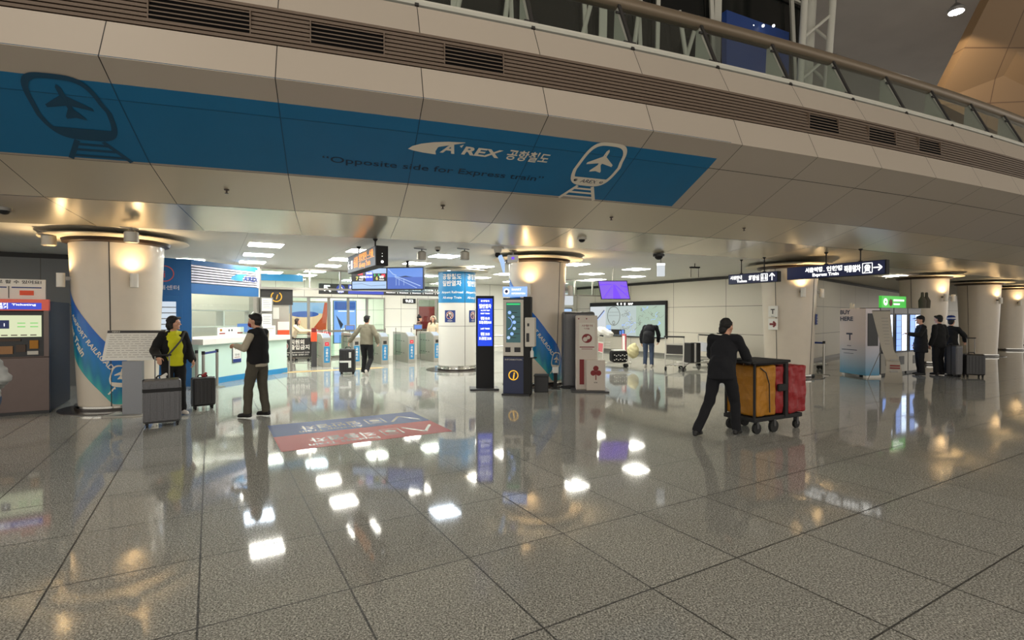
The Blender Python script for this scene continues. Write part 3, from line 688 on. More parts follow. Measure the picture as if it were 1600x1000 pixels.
mb = MB(); f8 = lambda x, y: fnb(x, y, .009)
for s0 in (-.17, .62, 1.5, -1.0):
    put_text(mb, '공항철도', f8, s0, 2.76, .13, w=.60, align='c', bold=.02); put_text(mb, '일반열차', f8, s0, 2.56, .13, w=.60, align='c', bold=.02)
    put_text(mb, 'Airport Railroad', f8, s0, 2.33, .07, w=.70, align='c', bold=.02); put_text(mb, 'All-stop Train', f8, s0, 2.17, .07, w=.60, align='c', bold=.02)
mb.build('lettering', 'white', bc)
for s0, lab in ((-.22, 'blue square no-entry style notice on the front of the blue-topped column'), (.56, 'blue square notice at the right edge of the blue-topped column')):
    mb = MB(); mb.cur = 0
    rect2(mb, lambda x, y: fnb(x, y, .006), s0-.17, s0+.17, 1.46, 1.82, 0, 8, 1); disc2(mb, lambda x, y: fnb(x, y, .010), s0, 1.67, .12, 1, 28)
    ring2(mb, lambda x, y: fnb(x, y, .013), s0, 1.67, .085, .108, 2); line2(mb, lambda x, y: fnb(x, y, .013), [(s0-.065, 1.735), (s0+.065, 1.605)], .022, 2)
    line2(mb, lambda x, y: fnb(x, y, .012), [(s0-.03, 1.72), (s0-.03, 1.62)], .035, 3); line2(mb, lambda x, y: fnb(x, y, .012), [(s0+.04, 1.72), (s0+.04, 1.62)], .03, 3)
    put_text(mb, '진입금지', lambda x, y: fnb(x, y, .010), s0, 1.49, .03, align='c', mi=1)
    o = mb.build('notice', ['deep_blue', 'white', 'red', 'dark'], None); o.location = bc.location; tag(o, lab, 'sign', 'square notices on the blue-topped column')

# ================================================================ PEOPLE
def rem(mb, name, m, parent, vox=.010, smooth=4, wr=0, seed=0, fs=22):
    """fuse overlapping rounded pieces into one continuous skin"""
    me = bpy.data.meshes.new('raw'); me.from_pydata([tuple(p) for p in mb.v], [], mb.f)
    bm = bmesh.new(); bm.from_mesh(me); bmesh.ops.recalc_face_normals(bm, faces=bm.faces[:]); bm.to_mesh(me); bm.free()
    o = bpy.data.objects.new('raw', me); TS.collection.objects.link(o)
    r = o.modifiers.new('r', 'REMESH'); r.mode = 'VOXEL'; r.voxel_size = vox
    s = o.modifiers.new('s', 'SMOOTH'); s.factor = .5; s.iterations = smooth
    out = evaluated(o)
    bpy.data.objects.remove(o); bpy.data.meshes.remove(me)
    if wr:
        NR = [n_.vector.copy() for n_ in out.vertex_normals]
        for v, vn in zip(out.vertices, NR):
            c = v.co; q = sin(c.z*fs+sin(c.x*17+seed)*2+c.y*9)*.6+sin(c.z*fs*1.9+c.x*25-c.y*21+seed)*.4
            v.co = c+vn*(q*wr)
    out.materials.clear(); out.materials.append(MATS[m]); out.name = name
    for p in out.polygons: p.use_smooth = True
    o = bpy.data.objects.new(name, out); COL.objects.link(o); o.parent = parent; return o
def limb(mb, p, q, r0, r1, flat=1.0, side=(1, 0, 0), n=14, cut=False):
    """tapered capsule; flat < 1 squeezes it across 'side'"""
    p = V(p); q = V(q); d = (q-p); L = d.length
    if L < 1e-5: d = V((0, 0, 1)); L = 1e-5
    d.normalize(); a = V(side); a = (a-d*a.dot(d))
    if a.length < 1e-3: a = d.orthogonal()
    a.normalize(); b = d.cross(a)
    st = []
    for k in range(5): t = -pi/2+pi/2*k/4; st.append((p+d*(sin(t)*r0), r0*max(cos(t), .02)))
    if cut: st += [(q-d*.02, r1), (q, r1*.98), (q+d*.002, r1*.9)]
    else:
        for k in range(5): t = pi/2*k/4; st.append((q+d*(sin(t)*r1), r1*max(cos(t), .02)))
    vs = [c+(a*cos(2*pi*k/n)+b*sin(2*pi*k/n)*flat)*r for c, r in st for k in range(n)]
    fs = [(i*n+k, i*n+(k+1) % n, (i+1)*n+(k+1) % n, (i+1)*n+k) for i in range(len(st)-1) for k in range(n)]
    fs += [tuple(range(n))[::-1], tuple((len(st)-1)*n+k for k in range(n))]
    mb.add(vs, fs)
def ell(mb, c, r, rot=None, n=16):
    m = MB(); m.sph((0, 0, 0), r, n)
    q = rot or Matrix.Identity(3)
    mb.add([V(c)+q@V(v) for v in m.v], m.f)
def hand(mb, wrist, d, nrm, curl=.6, s=1.0, mirror=1):
    """palm, four unequal fingers and a thumb; d = direction of the hand, nrm = palm normal (fingers curl to it)"""
    d = V(d).normalized(); nrm = V(nrm); nrm = (nrm-d*nrm.dot(d)).normalized(); sd = d.cross(nrm)*mirror
    w = V(wrist)
    limb(mb, w, w+d*.07*s, .028*s, .036*s, .55, sd)
    for k, (o, L) in enumerate(((-.027, .075), (-.009, .085), (.009, .08), (.026, .062))):
        b = w+d*.085*s+sd*o*s; p = b; dd = d
        for j in range(3):
            a = curl*(.45+.3*j); dd = (dd*cos(a)+nrm*sin(a)).normalized() if j else (d*cos(curl*.4)+nrm*sin(curl*.4)).normalized()
            q = p+dd*L*s/3*1.05; limb(mb, p, q, .0092*s, .0082*s, 1, sd, 8); p = q
    b = w+d*.03*s-sd*.03*s; q = b+(d*.5-sd*.75+nrm*.3).normalized()*.035*s; limb(mb, b, q, .012*s, .0105*s, 1, sd, 8)
    limb(mb, q, q+(d*.8-sd*.2+nrm*.45).normalized()*.032*s, .0105*s, .009*s, 1, sd, 8)
def rotz(a): return Matrix.Rotation(a, 3, 'Z')
def person(label, loc, rz, J=None, H=1.7, top=('cloth_black', 'open'), inner=None, legs='cloth_black', shoes='shoe_black', hair='hair', hairstyle='short',
           head_turn=0, head_tilt=0, vox=.011, fat=1.0, curlL=.8, curlR=.8, sleeves=True, name='person', mask=None, toes=None, skirt=0, hood=None, flare=0):
    s = H/1.7
    P = dict(pel=(0, 0, .93), che=(0, .0, 1.24), nek=(0, -.01, 1.43), hed=(0, .02, 1.565), sL=(-.168, -.01, 1.365), sR=(.168, -.01, 1.365),
             eL=(-.235, -.03, 1.11), eR=(.235, -.03, 1.11), wL=(-.245, .05, .87), wR=(.245, .05, .87),
             hL=(-.09, 0, .90), hR=(.09, 0, .90), kL=(-.1, .03, .49), kR=(.1, .03, .49), aL=(-.105, -.01, .085), aR=(.105, -.01, .085))
    P.update(J or {}); P = {k: V(v)*s for k, v in P.items()}
    t = thing(name, label, 'person', (loc[0], loc[1], loc[2] if len(loc) > 2 else 0), rz)
    hr = rotz(head_turn)@Matrix.Rotation(head_tilt, 3, 'X'); hc = P['hed']
    def hp(x, y, z): return hc+hr@(V((x, y, z))*s)
    sd = (P['sR']-P['sL']).normalized()
    # ---- body, one continuous surface
    b = MB(); f = fat
    ell(b, hp(0, 0, .02), (.074*s, .09*s, .105*s), hr, 20); ell(b, hp(0, .02, -.045), (.058*s, .068*s, .068*s), hr)
    limb(b, hp(0, .098, .01), hp(0, .112, -.018), .007*s, .0125*s); ell(b, hp(0, .083, -.052), (.024*s, .011*s, .009*s), hr, 10); ell(b, hp(0, .078, -.088), (.022*s, .018*s, .016*s), hr, 10)
    for q in (-1, 1):
        ell(b, hp(q*.076, -.01, 0), (.01*s, .02*s, .03*s), hr, 10); ell(b, hp(q*.032, .078, .034), (.024*s, .012*s, .008*s), hr, 10); ell(b, hp(q*.04, .062, -.02), (.022*s, .02*s, .018*s), hr, 10)
    limb(b, P['nek']-V((0, 0, .04*s)), hp(0, -.015, -.05), .052*s, .05*s)
    limb(b, P['che'], P['pel'], .125*s*f, .12*s*f, .68, sd, 18); limb(b, P['nek']-V((0, 0, .07*s)), P['che'], .09*s, .14*s*f, .62, sd, 18); limb(b, P['sL'], P['sR'], .05*s, .05*s)
    for q in 'LR':
        limb(b, P['s'+q], P['e'+q], .047*s, .036*s); limb(b, P['e'+q], P['w'+q], .037*s, .025*s)
        limb(b, P['h'+q], P['k'+q], .078*s, .052*s); limb(b, P['k'+q], P['a'+q], .052*s, .035*s)
        d = (P['w'+q]-P['e'+q]).normalized(); nr = V((1, 0, .0)) if q == 'L' else V((-1, 0, 0))
        if abs(d.z) < .6: nr = V((0, 0, -1))
        hand(b, P['w'+q], d, nr, curlL if q == 'L' else curlR, s*1.02, 1 if q == 'L' else -1)
    body = rem(b, 'body', 'skin', t, min(vox, .009), 2)
    # eyes
    for q in (-1, 1):
        m = MB(); c = hp(q*.032, .083, .018); m.sph(c, (.011*s, .008*s, .0065*s), 10); m.build('eye', 'shoe_white' if vox < .01 else 'matte_black', t, True)
        m = MB(); c = hp(q*.032, .0905, .018); m.sph(c, .0042*s, 8); m.build('iris', 'matte_black', t, True)
    if mask:
        m = MB(); ell(m, hp(0, .055, -.05), (.06*s, .062*s, .052*s), hr); rem(m, 'face_mask', mask, t, .008, 3)
    # ---- hair
    m = MB()
    if hairstyle == 'short':
        ell(m, hp(0, -.022, .05), (.083*s, .092*s, .09*s), hr, 20); ell(m, hp(0, -.05, -.005), (.074*s, .056*s, .075*s), hr); limb(m, hp(-.05, .055, .09), hp(.05, .055, .09), .028*s, .028*s)
    elif hairstyle == 'bob':
        ell(m, hp(0, -.02, .045), (.092*s, .098*s, .095*s), hr, 20); ell(m, hp(0, -.055, -.03), (.088*s, .065*s, .095*s), hr)
        for q in (-1, 1): limb(m, hp(q*.075, -.01, .03), hp(q*.078, .0, -.075), .03*s, .024*s)
        limb(m, hp(-.05, .062, .1), hp(.055, .06, .09), .024*s, .024*s)
    elif hairstyle == 'long':
        ell(m, hp(0, -.02, .045), (.09*s, .098*s, .095*s), hr, 20); limb(m, hp(0, -.06, 0), hp(0, -.07, -.22), .075*s, .06*s, .6)
        for q in (-1, 1): limb(m, hp(q*.07, .0, .03), hp(q*.078, .02, -.2), .03*s, .028*s)
    elif hairstyle == 'beanie':
        ell(m, hp(0, -.03, -.02), (.082*s, .07*s, .09*s), hr)
    elif hairstyle == 'bun':
        ell(m, hp(0, -.022, .045), (.086*s, .094*s, .09*s), hr, 20); ell(m, hp(-.02, -.075, -.035), (.06*s, .045*s, .07*s), hr)
    rem(m, 'hair', hair, t, min(vox, .010), 2, .004*s, 3, 70)
    if hairstyle == 'beanie' or hood == 'cap':
        m = MB(); ell(m, hp(0, -.01, .065), (.09*s, .1*s, .085*s), hr, 20)
        if hood == 'cap': limb(m, hp(0, .09, .06), hp(0, .15, .05), .05*s, .04*s, .25)
        else: ell(m, hp(0, -.03, .15), (.04*s, .05*s, .05*s), hr)
        rem(m, 'hat', 'cloth_black', t, .01, 3)
    # ---- trousers
    m = MB(); g = .014*s
    limb(m, P['pel']+V((0, 0, .06*s)), P['pel']-V((0, 0, .03*s)), .13*s*f+g, .125*s*f+g, .74, sd, 18)
    for q in 'LR':
        limb(m, P['h'+q], P['k'+q], .086*s+g, .062*s+g); e = P['a'+q]+V((0, 0, .02*s)); limb(m, P['k'+q], e-V((0, 0, .03*s)), .058*s+g, (.05+flare)*s+g, 1, (1, 0, 0), 14, True)
    rem(m, 'trousers', legs, t, vox, 3, .005*s, 1)
    # ---- shoes
    for q in 'LR':
        a = P['a'+q]; td = V((toes or {}).get(q, (0, 1, 0))).normalized(); m = MB()
        limb(m, a+V((0, 0, -.015*s))-td*.03*s, a+td*.14*s+V((0, 0, -.045*s)), .042*s, .036*s, .95); limb(m, a+V((0, 0, -.045*s))-td*.04*s, a+td*.15*s+V((0, 0, -.055*s)), .036*s, .034*s, .7)
        zmin = 0
        rem(m, 'shoe', shoes, t, .009, 2)
    # ---- upper clothing
    mt, style = top; hem = P['pel']-V((0, 0, skirt))+V((0, 0, .0))
    def torso(m, g, hem, arms, slv=1.0):
        limb(m, P['pel']+V((0, 0, .07*s)), hem-V((0, 0, .05*s)), .142*s*f+g, .15*s*f+g, .80, sd, 20, True)
        limb(m, P['che'], hem-V((0, 0, .05*s)), .14*s*f+g, .15*s*f+g, .74, sd, 20, True); limb(m, P['nek']-V((0, 0, .08*s)), P['che'], .10*s+g, .15*s*f+g, .68, sd, 20)
        
        for q in 'LR': limb(m, P['nek']-V((0, 0, .055*s)), P['s'+q], .062*s+g, .044*s+g, .9)
        limb(m, P['nek']-V((0, 0, .02*s)), P['nek']-V((0, 0, .05*s)), .058*s+g*.5, .07*s+g)
        if arms:
            for q in 'LR':
                limb(m, P['s'+q], P['e'+q], .049*s+g, .044*s+g); limb(m, P['e'+q], P['e'+q]+(P['w'+q]-P['e'+q])*.94*slv, .046*s+g, .036*s+g)
    if style == 'vest':
        m = MB(); torso(m, .008*s, hem, True); rem(m, 'shirt', inner, t, vox, 3, .004*s, 2)
        m = MB(); g = .026*s
        limb(m, P['che'], hem, .145*s*f+g, .155*s*f+g, .80, sd, 20, True); limb(m, P['nek']-V((0, 0, .08*s)), P['che'], .10*s+g, .15*s*f+g, .72, sd, 20)
        for q in 'LR': limb(m, P['nek']-V((0, 0, .055*s)), P['s'+q]*.88+P['nek']*.12, .06*s+g, .045*s+g, .9)
        rem(m, 'vest', mt, t, vox, 3, .005*s, 5)
    elif style == 'open':
        m = MB(); torso(m, .012*s, hem-V((0, 0, .03*s)), False); rem(m, 'top', inner, t, vox, 3, .006*s, 2)
        m = MB(); g = .024*s; fw = (rotz(0)@V((0, 1, 0)))
        up = V((0, -.035*s, 0))
        for q, sg in (('L', -1), ('R', 1)):
            o = sd*sg*.095*s
            limb(m, P['che']+o+up*.5, hem+o+up*.6-V((0, 0, .06*s)), .10*s, .11*s, .95, sd, 18, True); limb(m, P['nek']-V((0, 0, .05*s))+o*.6+up*.4, P['che']+o+up*.4, .07*s, .10*s, .95, sd)
            limb(m, P['nek']-V((0, 0, .06*s))+up, P['s'+q], .05*s+g, .042*s+g, .9); limb(m, P['s'+q], P['e'+q], .047*s+g, .046*s+g); limb(m, P['e'+q], P['e'+q]+(P['w'+q]-P['e'+q])*.92, .048*s+g, .04*s+g)
        limb(m, P['che']+up*2.2, hem+up*2.4-V((0, 0, .06*s)), .13*s, .14*s, .5, sd, 18, True); limb(m, P['nek']-V((0, 0, .06*s))+up*1.6, P['che']+up*2, .09*s, .14*s, .5, sd, 18)
        rem(m, 'jacket', mt, t, vox, 3, .006*s, 5)
    else:
        if inner:
            m = MB(); limb(m, P['nek'], P['nek']-V((0, 0, .06*s)), .066*s, .085*s); limb(m, hem, hem-V((0, 0, .05*s)), .15*s*f, .15*s*f, .74, sd, 18); rem(m, 'shirt', inner, t, vox, 3)
        m = MB(); torso(m, .022*s, hem, True); rem(m, 'jacket', mt, t, vox, 3, (.008 if style == 'puffer' else .006)*s, 5, 60 if style == 'puffer' else 22)
    if hood == 'fur':
        m = MB()
        for k in range(9):
            a = pi*k/8-.3; a2 = a+.45; limb(m, hp(.1*cos(a), -.01, .02+.11*sin(a)), hp(.1*cos(a2), -.01, .02+.11*sin(a2)), .035*s, .035*s)
        rem(m, 'hood', mt, t, .012, 2, .008, 3, 90)
    return t

# woman with the yellow top
wo = person('woman in black jacket and bright yellow top holding a suitcase handle, looking to the right', (-5.60, 8.55), R(236),
       dict(wR=(.33, .24, 1.02), eR=(.28, -.02, 1.13), eL=(-.25, -.04, 1.12), wL=(-.25, .1, .93), hed=(.0, .02, 1.56), aR=(.10, .02, .085), aL=(-.12, -.02, .085)), H=1.66,
       top=('cloth_black', 'open'), inner='cloth_yellow', legs='cloth_black', shoes='shoe_white', hairstyle='bob', head_turn=R(40), vox=.009, flare=.02, toes={'L': (-.2, 1, 0), 'R': (.1, 1, 0)})
m = MB(); m.tube([(-.13, .115, 1.40), (-.05, .155, 1.25), (.06, .165, 1.12), (.15, .12, .99)], .014, 8); o = m.build('bag_strap', 'dark_grey', wo, True)
# man in the vest
person('man in black quilted vest, beige shirt and olive trousers, standing with hands raised before him', (-4.14, 8.42), R(78),
       dict(eL=(-.25, .05, 1.13), wL=(-.17, .27, 1.17), eR=(.24, .06, 1.13), wR=(.12, .28, 1.16), kL=(-.11, .09, .49), aL=(-.12, .10, .085), kR=(.11, .0, .49), aR=(.12, -.06, .085), hed=(0, .05, 1.56), hL=(-.09, .01, .9)),
       H=1.70, top=('cloth_black', 'vest'), inner='cloth_beige', legs='cloth_olive', shoes='shoe_black', hairstyle='short', head_turn=R(8), vox=.009, mask='mask_red', fat=1.06, curlL=1.2, curlR=1.2, skirt=.05)
# walking man at the gates
person('man in grey beige jacket walking away to the gates, pulling a tall black suitcase', (-4.02, 14.3), R(-4),
       dict(eL=(-.33, -.06, 1.15), wL=(-.47, -.02, .97), eR=(.29, -.05, 1.13), wR=(.29, .1, .93), kL=(-.1, .1, .5), aL=(-.13, .08, .085), kR=(.11, .04, .47), aR=(.09, -.28, .16)),
       H=1.67, top=('cloth_khaki', 'jacket'), inner=None, legs='cloth_black', shoes='shoe_white', hairstyle='short', vox=.011, fat=1.12, toes={'R': (0, .8, -.7)})
# cleaner
person('cleaner in dark uniform leaning forward to push the yellow and red cart', (2.90, 7.10), R(-42),
       dict(pel=(0, -.06, .93), che=(.0, .03, 1.22), nek=(0, .08, 1.40), hed=(.0, .14, 1.53), sL=(-.18, .06, 1.36), sR=(.18, .06, 1.36), eL=(-.24, .2, 1.12), eR=(.25, .2, 1.12), wL=(-.2, .42, 1.03), wR=(.2, .42, 1.03),
            hL=(-.09, -.05, .9), hR=(.09, -.05, .9), kL=(-.15, -.10, .49), aL=(-.25, -.32, .09), kR=(.12, .12, .5), aR=(.13, .16, .085)),
       H=1.66, top=('cloth_navy', 'jacket'), inner=None, legs='cloth_navy', shoes='shoe_black', hairstyle='bun', vox=.010, fat=1.1, head_turn=R(-12), skirt=.06)
# man bending over the trolleys
person('man in dark jacket and jeans bending over beside the luggage trolleys', (4.42, 16.75), R(-28),
       dict(pel=(0, -.02, .92), che=(.0, .12, 1.20), nek=(0, .34, 1.32), hed=(.0, .50, 1.14), sL=(-.18, .29, 1.27), sR=(.18, .29, 1.27), eL=(-.30, .30, 1.0), eR=(.24, .38, 1.0), wL=(-.30, .33, .76), wR=(.2, .5, .8)),
       H=1.72, top=('cloth_navy', 'jacket'), inner=None, legs='denim', shoes='shoe_white', hairstyle='short', head_tilt=R(-80), vox=.012, fat=1.12, skirt=.11)
# three people at the vending machines
person('person in black cap and long black coat at the vending machines, facing left', (11.35, 14.35), R(70), dict(eL=(-.24, .12, 1.15), wL=(-.18, .34, 1.18)), H=1.66, top=('cloth_black', 'jacket'), legs='cloth_black', hairstyle='short', hood='cap', vox=.013, fat=1.2, skirt=.22)
person('person in black coat turned away, close behind the one in the black cap', (11.86, 14.36), R(15), dict(), H=1.68, top=('cloth_black', 'jacket'), legs='cloth_black', hairstyle='short', vox=.013, fat=1.15, skirt=.1)
p3_ = person('person in dark jacket and blue and white cap reaching down to a suitcase handle', (12.45, 14.66), R(-60), dict(eR=(.26, .2, 1.15), wR=(.18, .45, 1.0), eL=(-.2, .2, 1.15), wL=(-.1, .45, 1.0)), H=1.60, top=('cloth_black', 'jacket'), legs='cloth_black', hairstyle='short', vox=.013)
m = MB(); m.lathe([(.102, 1.545), (.106, 1.55), (.1, 1.62), (.07, 1.66), (.001, 1.675)], 20); m.build('cap', 'deep_blue', p3_, True)
m = MB(); m.lathe([(.104, 1.575), (.1075, 1.58), (.105, 1.6), (.101, 1.602)], 20, cap=False); m.build('cap_band', 'white', p3_, True)
# beyond the gates
person('woman in cream sweater leaning on a trolley of red bags beyond the barrier', (-8.05, 18.95), R(-88), dict(pel=(0, 0, .93), che=(0, .1, 1.2), nek=(0, .16, 1.36), hed=(0, .2, 1.49), sL=(-.17, .15, 1.32), sR=(.17, .15, 1.32), eL=(-.2, .38, 1.14), eR=(.2, .38, 1.14), wL=(-.15, .62, 1.13), wR=(.15, .62, 1.13)), H=1.64, top=('cloth_cream', 'jacket'), legs='cloth_brown', hair='hair_brown', hairstyle='long', vox=.013)
person('person in brown jacket and black knitted hat beyond the fare gates', (-3.76, 20.9), R(-80), dict(), H=1.66, top=('cloth_brown', 'jacket'), legs='denim', hairstyle='beanie', vox=.013)
person('woman in cream fur-hooded coat beyond the fare gates', (-3.18, 20.9), R(170), dict(), H=1.64, top=('cloth_cream', 'jacket'), legs='cloth_black', hair='hair_brown', hairstyle='long', hood='fur', vox=.013, skirt=.2)
person('person in dark clothes beside the woman in the fur-hooded coat', (-2.92, 21.5), R(10), dict(), H=1.66, top=('cloth_black', 'jacket'), legs='cloth_black', vox=.014)
# person leaving the picture at the left edge
person('person in white quilted jacket and blue jeans, cut off by the left edge', (-5.50, 5.2), R(60), dict(pel=(.05, -.14, .90), hL=(-.04, -.14, .86), hR=(.15, -.14, .86), kL=(-.06, -.04, .47), kR=(.10, -.04, .47), eL=(-.27, -.14, 1.08), wL=(-.25, .08, .96), eR=(.27, -.14, 1.08), wR=(.25, .1, .96)), H=1.58, top=('cloth_white', 'puffer'), legs='denim', shoes='shoe_black', vox=.011, fat=1.15)

# ================================================================ LUGGAGE AND TROLLEYS
def suitcase(label, loc, rz, w=.44, d=.27, h=.62, m='case_grey', handle=.40, group=None, band=True, stickers=0, tag_=None):
    t = thing('suitcase', label, 'suitcase', (loc[0], loc[1], 0), rz, group)
    b = MB(); b.box(-w/2, w/2, -d/2, d/2, .06, .06+h); b.build('shell', m, t, bevel=.035)
    b = MB(); b.box(-w/2-.003, w/2+.003, -.012, .012, .058, .063+h); b.build('zip_band', 'matte_black', t, bevel=.008)
    for i in range(4):
        x = (-1 if i % 2 else 1)*(w/2-.05); y = (-1 if i < 2 else 1)*(d/2-.05)
        b = MB(); b.tube([(x-.012, y, .028), (x+.012, y, .028)], .028, 14); b.box(x-.018, x+.018, y-.015, y+.015, .035, .07); b.build('wheel', 'rubber', t)
    b = MB(); b.tube([(-.07, d/2-.05, .06+h), (-.07, d/2-.05, .08+h), (-.05, d/2-.05, .10+h), (.05, d/2-.05, .10+h), (.07, d/2-.05, .08+h), (.07, d/2-.05, .06+h)], .012, 8); b.build('carry_handle', 'matte_black', t, True)
    if handle:
        b = MB()
        for x in (-.09, .09): b.tube([(x, d/2-.02, .05+h), (x, d/2-.02, .06+h+handle)], .009, 8)
        b.build('telescopic_tube', 'grey_metal', t, True)
        b = MB(); b.bar((-.12, d/2-.02, .07+h+handle), (.12, d/2-.02, .07+h+handle), .03, .028); b.build('grip', 'matte_black', t, bevel=.008)
    for k in range(5 if band else 0):
        b = MB(); x = -w/2+w*(k+1)/6; b.box(x-.012, x+.012, -d/2-.006, -d/2+.01, .12, h); b.build('rib', m, t, bevel=.004)
    if h > .63 and not stickers and w > .4:
        b = MB(); b.box(-w/2-.004, w/2+.004, -d/2-.012, -d/2+.02, .06+h*.72, .06+h*.80); b.build('strap', 'matte_black', t, bevel=.004)
    if stickers:
        b = MB(); y = -d/2-.004; b.box(-w*.45, w*.3, y-.004, y, .06+h*.42, .06+h*.5)
        o = b.build('sticker', 'paper', t)
        b = MB(); b.box(w*.12, w*.3, y-.004, y, .06+h*.2, .06+h*.42); b.build('sticker', 'paper', t)
        b = MB(); b.box(w*.15, w*.3, y-.004, y, .06+h*.62, .06+h*.86); b.build('sticker', 'paper', t)
    if tag_:
        b = MB(); b.box(-.02, .05, -.02, .05, .065+h, .09+h); b.tube([(-.02, 0, .08+h), (.06, .04, .13+h)], .022, 8); b.build('name_tag', tag_, t, bevel=.01)
    return t
suitcase('large ribbed grey suitcase with raised handle, held by the woman in yellow', (-5.28, 7.80), R(34), .48, .30, .64, 'case_grey', .34, tag_='white')
suitcase('smaller dark suitcase with red tag, right of the woman in yellow', (-5.50, 9.20), R(40), .36, .24, .50, 'case_dark', 0, tag_='red')
suitcase('tall black suitcase with white stickers, pulled by the walking man', (-4.68, 14.7), R(8), .42, .28, .66, 'case_dark', .34, stickers=1)
suitcase('black suitcase standing at the far right of the people in black', (12.45, 13.95), R(-15), .44, .27, .56, 'case_dark', .42)
suitcase('tall grey suitcase between the black suitcase and the people in black', (11.98, 14.0), R(10), .20, .30, .80, 'case_grey', 0)
suitcase('narrow grey suitcase touching the left side of the black suitcase', (12.14, 14.2), R(10), .16, .30, .60, 'case_grey', 0, band=False)

def trolley(label, loc, rz, group='airport luggage trolleys', ad='map_pale', basket=True, load=None):
    """airport trolley, local +x is the front, handle at -x"""
    t = thing('luggage_trolley', label, 'trolley', (loc[0], loc[1], 0), rz, group)
    b = MB()
    for y in (-.27, .27): b.tube([(-.42, y, .16), (-.36, y, .98), (-.40, y, 1.02)], .018, 8); b.tube([(-.42, y, .16), (.55, y*.7, .16)], .018, 8)
    b.tube([(-.37, -.27, .8), (-.37, .27, .8)], .014, 8); b.tube([(-.39, -.27, .5), (-.39, .27, .5)], .014, 8); b.tube([(.55, -.19, .16), (.60, 0, .18), (.55, .19, .16)], .018, 8)
    for y in (-.13, 0, .13): b.tube([(-.42, y, .16), (.55, y*.8, .16)], .010, 6)
    for x in (-.2, .05, .3): b.tube([(x, -.23, .165), (x, .23, .165)], .010, 6)
    b.build('frame', 'trolley_metal', t, True)
    b = MB(); b.tube([(-.41, -.30, 1.03), (-.41, .30, 1.03)], .024, 10); b.build('handle', 'matte_black', t, True)
    b = MB(); b.box(-.375, -.365, -.24, .24, .50, .78); b.build('ad_panel', ad, t)
    if basket:
        b = MB()
        for z in (.66, .74, .82): b.tube([(-.36, -.25, z), (-.14, -.22, z), (-.14, .22, z), (-.36, .25, z)], .006, 6)
        for y in (-.2, -.1, 0, .1, .2): b.tube([(-.36, y, .66), (-.14, y, .66), (-.14, y, .83)], .005, 6)
        b.build('basket', 'trolley_metal', t, True)
    for x, y in ((-.38, -.26), (-.38, .26), (.45, -.06), (.45, .06)):
        b = MB(); b.tube([(x, y-.018, .065), (x, y+.018, .065)], .065, 16); b.build('wheel', 'rubber', t)
        b = MB(); b.tube([(x, y, .065), (x, y, .16)], .014, 6); b.build('wheel_fork', 'grey_metal', t)
    return t
mat('ad_white', (190, 192, 200), .5, noise=.1, nscale=6); mat('ad_blue', (120, 130, 170), .5, noise=.25, nscale=12); mat('ad_dark', (60, 58, 58), .5); mat('ad_pink', (190, 90, 100), .5, noise=.15, nscale=20)
trolley('luggage trolley directly beside the bending man, nearest of the row', (5.05, 15.75), R(58), ad='ad_dark')
trolley('luggage trolley second in the row to the right of the bending man', (5.9, 16.7), R(200), ad='ad_white', basket=False)
trolley('luggage trolley third in the row to the right of the bending man', (7.0, 17.3), R(200), ad='ad_white')
trolley('luggage trolley with blue picture panel, nearest to the back of the cleaner', (6.95, 18.1), R(188), ad='ad_blue')
trolley('luggage trolley with spotted case and white bag, left of the bending man', (3.20, 16.5), R(8), ad='ad_pink')
trolley('pale luggage trolley parked behind the retractable belt post left of the ticket kiosk', (9.15, 15.9), R(20), ad='ad_white', basket=False)
# load on the pushed trolley
t = thing('spotted_bag', 'black bag with white spots lying on the luggage trolley by the map', 'bag', (3.40, 16.5, .18), R(8))
b = MB(); b.box(-.26, .26, -.2, .2, 0, .36); b.build('body', 'cloth_black', t, bevel=.08)
for k in range(14):
    b = MB(); x = -.2+.066*(k % 7); z = .08+.13*(k//7)+.03*(k % 2); b.sph((x, -.2, z), (.022, .004, .016), 8); b.build('spot', 'white', t, True)
b = MB(); b.box(-.2, .2, -.15, .15, .36, .39); b.build('lid_panel', 'paper', t, bevel=.01)
b = MB(); b.sph((2.42, 16.5, 1.15), (.26, .2, .16), 16); b.sph((2.62, 16.45, 1.08), (.2, .16, .12), 14)
t = thing('plastic_bag', 'puffy white plastic bag on top of the trolley handle by the map', 'bag', (2.89, 16.48, .83)); b.v = [(x-2.47, y-16.48, z-.83+.0) for x, y, z in b.v]
o = rem(b, 'sack', 'paper', t, .02, 2, .012, 2, 30)
t = thing('cream_sack', 'round cream coloured sack held low by the bending man', 'bag', (3.98, 17.0, .26)); b = MB(); b.sph((0, 0, .24), (.2, .17, .24), 16); b.sph((.05, 0, .45), (.06, .05, .07), 10); mat('sack_cream', (214, 206, 160), .8, noise=.1)
rem(b, 'sack', 'sack_cream', t, .015, 2, .012, 1, 28)
t = thing('standing_sign', 'slim red and white upright stand on the floor before the map wall', 'sign', (3.95, 18.2, 0), AS)
b = MB(); b.box(-.10, .10, -.02, .02, .30, 1.02); b.build('board', 'ad_pink', t, bevel=.01)
b = MB(); b.box(-.06, .06, -.026, -.021, .36, .95); b.build('panel', 'paper', t); b = MB(); b.tube([(0, 0, .02), (0, 0, .3)], .015, 8); b.box(-.1, .1, -.1, .1, 0, .02); b.build('foot', 'grey_metal', t)
# box between the trolleys
t = thing('black_case', 'two-part black equipment case standing on the trolley next to the bending man', 'case', (5.72, 16.4, .18), R(20)); b = MB(); b.box(-.20, -.04, -.16, .16, 0, .62); b.build('side', 'case_dark', t, bevel=.02); b = MB(); b.box(.04, .20, -.16, .16, 0, .62); b.build('side', 'case_dark', t, bevel=.02); b = MB(); b.box(-.04, .04, -.14, .14, .02, .6); b.build('middle', 'paper', t)
